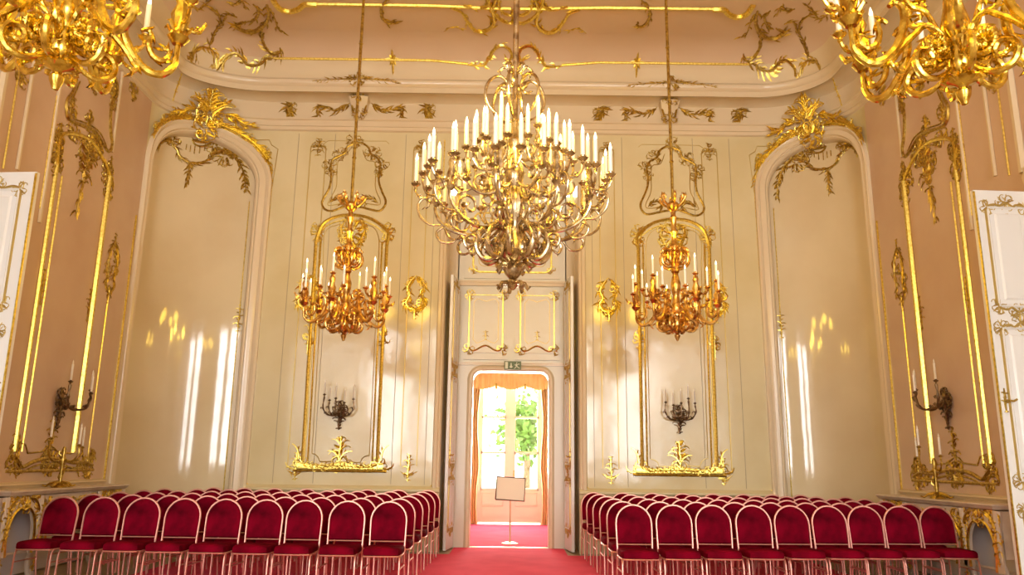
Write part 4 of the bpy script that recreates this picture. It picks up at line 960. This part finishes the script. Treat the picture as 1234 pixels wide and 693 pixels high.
# ------------------------------------------------------------------ wall sconces
def sconce(loc, rz, label, arms, m='bronze', wax='grey_candle', k=1.0):
    t = empty('wall_sconce', loc, label, 'sconce', 'bronze candle sconces on the walls', rz)
    cm = candle_mesh('candle', .19*k, .013*k, [wax, 'dim_bulb']); pm = pan_mesh('drip_pan', .026*k, m)
    SM = lambda a, c, n=0: np.array((a, n+.02, c))
    b = MB(); pendant(b, SM, 0, -.17*k, .17*k, .42*k, 7, 10, 0, .02*k); cluster(b, SM, 0, -.04*k, .2*k, .24*k, 8, 16, 0, .018*k); b.build('backplate', m, t)
    for i, (ax_, ay_, az_) in enumerate(arms):
        ax_, ay_, az_ = ax_*k, ay_*k, az_*k
        b = MB(); pts = smooth([(0, .03, -.03*k), (ax_*.3, ay_*.5, -.14*k), (ax_*.75, ay_*.9, -.13*k), (ax_*1.05, ay_, -.02*k), (ax_, ay_, az_-.04*k)], 4)
        b.tube(pts, [.014*k*(1+.3*math.sin(j*1.7)) for j in range(len(pts))], 6)
        for j in (4, 8, 11):
            b.tube([pts[j], pts[j]+np.array((.02*k, .02*k, .04*k)), pts[j]+np.array((.045*k, .02*k, .035*k)), pts[j]+np.array((.05*k, .0, .01*k))], [.01*k, .012*k, .01*k, .004*k], 5)
        a = b.build('arm', m, t)
        put(pm, 'drip_pan', a, (ax_, ay_, az_)); put(cm, 'candle', a, (ax_, ay_, az_+.01))
    return t
ARMS5 = [(-.24, .18, .13), (-.11, .27, .20), (.02, .30, .12), (.14, .26, .09), (.25, .17, .14)]
s_, z_ = W(410, 493, 'L'); sconce(P('L', s_, z_+.03), PI, 'dark bronze five-light sconce inside the left gilt frame of the far wall', [(.24, .18, .20), (.13, .26, .10), (.02, .3, .13), (-.12, .27, .06), (-.25, .17, .13)])
s_, z_ = W(818, 498, 'R'); sconce(P('R', s_, z_+.03), PI, 'dark bronze five-light sconce inside the right gilt frame of the far wall', ARMS5)
ARMS3 = [(-.26, .22, .10), (-.05, .34, .05), (.24, .24, .16)]
s_, z_ = W(72, 478, 'L'); sconce(P('L', s_, z_), -PI/2, 'dark bronze sconce with three pale candles on the left wall', ARMS3, wax='candle_wax', k=1.15)
s_, z_ = W(1141, 478, 'R'); sconce(P('R', s_, z_), PI/2, 'dark bronze sconce with three pale candles on the right wall', [(.26, .22, .10), (.05, .34, .05), (-.24, .24, .16)], wax='candle_wax', k=1.15)
# ------------------------------------------------------------------ console tables against the side walls, candelabra on them
def console(sd, label):
    off = 1.50; base = P(sd, S1+off, 0, .005)
    t = empty('console_table', base, label, 'console', 'marble consoles along the side walls', -PI/2 if sd == 'L' else PI/2)
    H_, D_, HL = 1.05, .40, 1.43
    b = MB(); prof = [(D_-.06, H_-.07), (D_-.03, H_-.06), (D_-.01, H_-.03), (D_, H_-.02), (D_, H_-.005), (D_-.01, H_)]
    R_ = []
    for j, (n, z) in enumerate(prof):
        d = D_-n; R_.append([(-HL+d, 0, z), (-HL+d, n, z), (HL-d, n, z), (HL-d, 0, z)])
    b.grid([r[::-1] for r in R_]); b.add([R_[-1][0], R_[-1][1], R_[-1][2], R_[-1][3]], [(0, 3, 2, 1)]); b.add(R_[0], [(0, 1, 2, 3)]); b.build('top_slab', 'console_marble', t, smooth=False)
    FR = D_-.07; CMp = lambda a, c, n=0: np.array((a, FR+n, c))
    for cx, hw, zt in ((-1.03, .30, .86), (0, .56, .80), (1.03, .30, .86)):
        b = MB(); hw2 = hw+(.10 if abs(cx) > .1 else .14); pts = []
        n_ = 28
        inner = []; outer = []
        for i in range(n_+1):
            th = PI-PI*i/n_; ca_, sa_ = math.cos(th), math.sin(th)
            cusp = .05*max(0, 1-abs(th-PI/2)/.35)
            inner.append((cx+hw*.92*ca_, .46+(zt-.46)*sa_**.8-cusp)); outer.append((cx+hw2*(-1 if i < n_/2 else 1) if abs(ca_) > .707 else cx+hw2*ca_/.707*1.0, H_-.075 if abs(ca_) <= .72 else min(H_-.075, .46+(H_-.075-.46)*sa_/.70)))
        inner = [(cx-hw*.85, .30)]+inner+[(cx+hw*.85, .30)]; outer = [(cx-hw2, .30)]+outer+[(cx+hw2, .30)]
        b.grid([[(a[0], FR, a[1]) for a in inner], [(a[0], FR, a[1]) for a in outer]]); b.grid([[(a[0], FR, a[1]) for a in inner], [(a[0], FR-.05, a[1]) for a in inner]])
        ap = b.build('arched_apron', 'console_marble', t)
        gb = MB(); line(gb, CMp, inner, .016, 0, 5)
        cluster(gb, CMp, cx, zt+.02, .22, .15, 400, 14, 0, .014)
        for s in (-1, 1):
            garland(gb, CMp, [(cx+s*.08, zt+.09), (cx+s*hw*.6, zt+.08), (cx+s*hw*.95, zt-.02), (cx+s*hw*1.12, zt-.2), (cx+s*hw*1.1, .45)], .085, 401+s, 0, .016)
            cluster(gb, CMp, cx+s*hw*.95, zt+.05, .22, .14, 404+s, 14, 0, .012); cluster(gb, CMp, cx+s*hw*1.1, zt-.12, .12, .3, 406+s, 12, 0, .012)
        gb.build('gilt_carving', 'gold', ap)
    b = MB(); b.box((-1.41, .02, .02), (1.41, .05, H_-.08)); b.build('back_panel', 'console_back', t, smooth=False)
    for sx in (-1, 1):
        b = MB(); x0, x1 = sorted((sx*1.385, sx*1.41)); b.box((x0, .05, .45), (x1, FR-.04, H_-.08)); b.build('side_panel', 'console_marble', t, smooth=False)
    for lx in (-1.38, -.70, .70, 1.38):
        b = MB(); pts = smooth([(lx, FR-.02, H_-.08), (lx, FR+.0, .72), (lx, FR-.01, .45), (lx, FR-.07, .2), (lx, FR-.03, .04), (lx, FR+.02, .03)], 4)
        b.tube(pts, [.055-.03*math.sin(PI*min(1, i/len(pts)*1.1)) for i in range(len(pts))], 8); lg = b.build('leg', 'console_marble', t)
        gb = MB(); M_ = lambda a, c, n=0: np.array((lx+a, FR+.03+n-.06*max(0, .5-c), c)); pendant(gb, M_, 0, .62, .12, .5, 410, 9, 0, .014); pendant(gb, M_, 0, .16, .1, .24, 411, 6, 0, .012); gb.build('gilt_carving', 'gold', lg)
    b = MB(); b.tube([(-1.42, FR-.15, .30), (1.42, FR-.15, .30)], .018, 6); b.build('stretcher', 'console_marble', t)
    return t
console('L', 'gilded marble console table against the left wall behind the chairs')
console('R', 'gilded marble console table against the right wall behind the chairs')
def candelabrum(loc, rz, label, tips):
    t = empty('candelabrum', loc, label, 'candelabrum', 'table candelabra on the consoles', rz); m = 'antique_gold'
    cm = candle_mesh('candle', .22, .014, ['candle_wax', 'dim_bulb']); pm = pan_mesh('drip_pan', .028, m)
    b = MB(); b.lathe([(.0, .0), (.10, .0), (.09, .02), (.05, .04), (.04, .06)], 12)
    for i in range(5):
        q = 2*PI*i/5; b.tube([(.03*math.cos(q), .03*math.sin(q), .07), (.11*math.cos(q), .11*math.sin(q), .05), (.16*math.cos(q), .16*math.sin(q), .014), (.20*math.cos(q), .20*math.sin(q), .03)], [.02, .02, .012, .01], 6)
    b.build('base', m, t)
    b = MB(); b.lathe([(.035, .04), (.02, .10), (.032, .16), (.018, .22), (.03, .30), (.04, .36), (.02, .42), (.03, .47), (.015, .52)], 10)
    for i in range(6):
        q = i*1.05; b.tube([(.02*math.cos(q), .02*math.sin(q), .1+.06*i), (.055*math.cos(q), .055*math.sin(q), .13+.06*i), (.05*math.cos(q), .05*math.sin(q), .17+.06*i)], [.012, .012, .005], 5)
    b.build('stem', m, t)
    for (ax_, ay_, az_) in tips:
        b = MB(); pts = smooth([(0, 0, .40), (ax_*.3, ay_*.3, .34), (ax_*.75, ay_*.75, .35), (ax_*1.03, ay_*1.03, .44), (ax_, ay_, az_-.04)], 4)
        b.tube(pts, [.012*(1+.3*math.sin(j*1.7)) for j in range(len(pts))], 6); a = b.build('arm', m, t)
        put(pm, 'drip_pan', a, (ax_, ay_, az_)); put(cm, 'candle', a, (ax_, ay_, az_+.01))
    return t
candelabrum(P('L', S1+1.72, 1.052, .27), -PI/2, 'gilt candelabrum with white candles standing on the left console', [(.38, .02, .62), (0.02, .20, .54), (-.38, .03, .52)])
candelabrum(P('R', S1+1.55, 1.052, .27), PI/2, 'gilt candelabrum with white candles standing on the right console', [(.38, .02, .52), (0.04, .16, .66), (-.36, .10, .54)])
# ------------------------------------------------------------------ chairs
def make_chair():
    t = empty('chair', (0, 0, 0), 'x', 'chair')
    HW = .198; tube_r = .0112
    yb = lambda z: .0+max(0, z-.48)*.16       # the back leans away
    arch = [(-HW*1.0, .46), (-HW*1.02, .62), (-HW*1.03, .76)]+[(HW*1.03*math.cos(q), .76+.205*math.sin(q)) for q in arr(PI, 0, 14)[1:-1]]+[(HW*1.03, .76), (HW*1.02, .62), (HW, .46)]
    b = MB(); b.tube([(x, yb(z), z) for x, z in arch], tube_r, 6, up=(0, 1, 0)); b.build('back_frame', 'rose_metal', t)
    b = MB(); b.tube([(-HW, yb(.535), .535), (HW, yb(.535), .535)], .007, 6); b.build('back_rail', 'rose_metal', t)
    b = MB(); inn = [(-HW*.96, .545), (-HW*.98, .66), (-HW*.985, .76)]+[(HW*.985*math.cos(q), .76+.193*math.sin(q)) for q in arr(PI, 0, 14)[1:-1]]+[(HW*.985, .76), (HW*.98, .66), (HW*.96, .545)]
    cx, cz = 0, .74
    for sgn, ty in ((1, -.022), (-1, .018)):
        rings = []
        for k_, d in ((1.0, 0), (.93, .75), (.72, 1.0), (.35, 1.05)):
            rings.append([(cx+(x-cx)*k_, yb(cz+(z-cz)*k_)+ty*d, cz+(z-cz)*k_) for x, z in inn+[inn[0]]])
        b.grid(rings if sgn > 0 else [r[::-1] for r in rings]); b.add(rings[-1][:-1], [tuple(range(len(inn)))[::-sgn]])
    b.build('backrest', 'velvet', t)
    # cushion
    b = MB(); dz0, dz1 = .425, .505
    sh = [(-.200, -.02), (-.208, -.20), (-.205, -.36), (-.188, -.425), (-.10, -.44), (.10, -.44), (.188, -.425), (.205, -.36), (.208, -.20), (.200, -.02)]
    rings = [[(x*k_, -.22+(y+.22)*k_, z) for x, y in sh+[sh[0]]] for k_, z in ((.95, dz0), (1.0, dz0+.01), (1.0, dz0+.05), (.97, dz1-.012), (.90, dz1-.002), (.5, dz1+.006))]
    b.grid(rings); b.add(rings[-1][:-1], [tuple(range(10))]); b.add(rings[0][:-1], [tuple(range(10))[::-1]]); b.build('seat', 'velvet', t)
    b = MB(); b.tube([(x*.99, y*.995, dz0-.006) for x, y in sh+[sh[0]]], .008, 5); b.build('seat_frame', 'rose_metal', t)
    for sx in (-1, 1):
        b = MB(); b.tube(smooth([(sx*.200, -.30, .415), (sx*.201, -.36, .412), (sx*.202, -.395, .385), (sx*.203, -.41, .30), (sx*.204, -.43, .0)], 2), .0105, 6); b.build('leg', 'rose_metal', t)
        b = MB(); b.tube(smooth([(sx*HW, 0, .47), (sx*.199, .005, .40), (sx*.201, .03, .22), (sx*.203, .075, 0)], 2), .0105, 6); b.build('leg', 'rose_metal', t)
        b = MB(); b.tube([(sx*.203, -.412, .285), (sx*.201, .02, .285)], .009, 6); b.build('stretcher', 'rose_metal', t)
    return t
ORD = ['first', 'second', 'third', 'fourth', 'fifth', 'sixth', 'seventh', 'eighth', 'ninth', 'tenth']
ROWN = ['front row', 'second row', 'third row', 'fourth row', 'fifth row', 'back row']
Z_FLOOR = .0148
FRONT = {'L': [470, 420, 369, 322, 273, 223.5, 175, 126.5, 77], 'R': [763, 811, 858, 906, 952, 997, 1040, 1083, 1126]}
proto = make_chair(); first = True; rdc = random.Random(4)
for sd in 'LR':
    for row in range(6):
        y0 = -4.12+.735*row
        for i, px in enumerate(FRONT[sd]):
            k_ = .13 if sd == 'R' else .06
            x = (px-613.8)/974*9.3
            for _ in range(4): x = (px-613.8)*(.976*(9.35+k_*(abs(x)-1.4))-.105)/940
            y = y0+k_*(abs(x)-1.4)*(1-row/5.2)
            x *= 1-.009*row*max(0, (4.0-abs(x))/2.6)
            x += rdc.uniform(-.004, .004) if row else 0
            if row == 5 and i == 8: continue
            o = proto if first else copy_tree(proto); first = False
            o.location = (x, y, Z_FLOOR); o.rotation_euler = (0, 0, rdc.uniform(-.012, .012))
            o['label'] = 'red velvet chair with copper frame, %s of the %s block, %s from the aisle' % (ROWN[row], 'left' if sd == 'L' else 'right', ORD[i])
            o['group'] = 'red chairs in rows on both sides of the aisle'
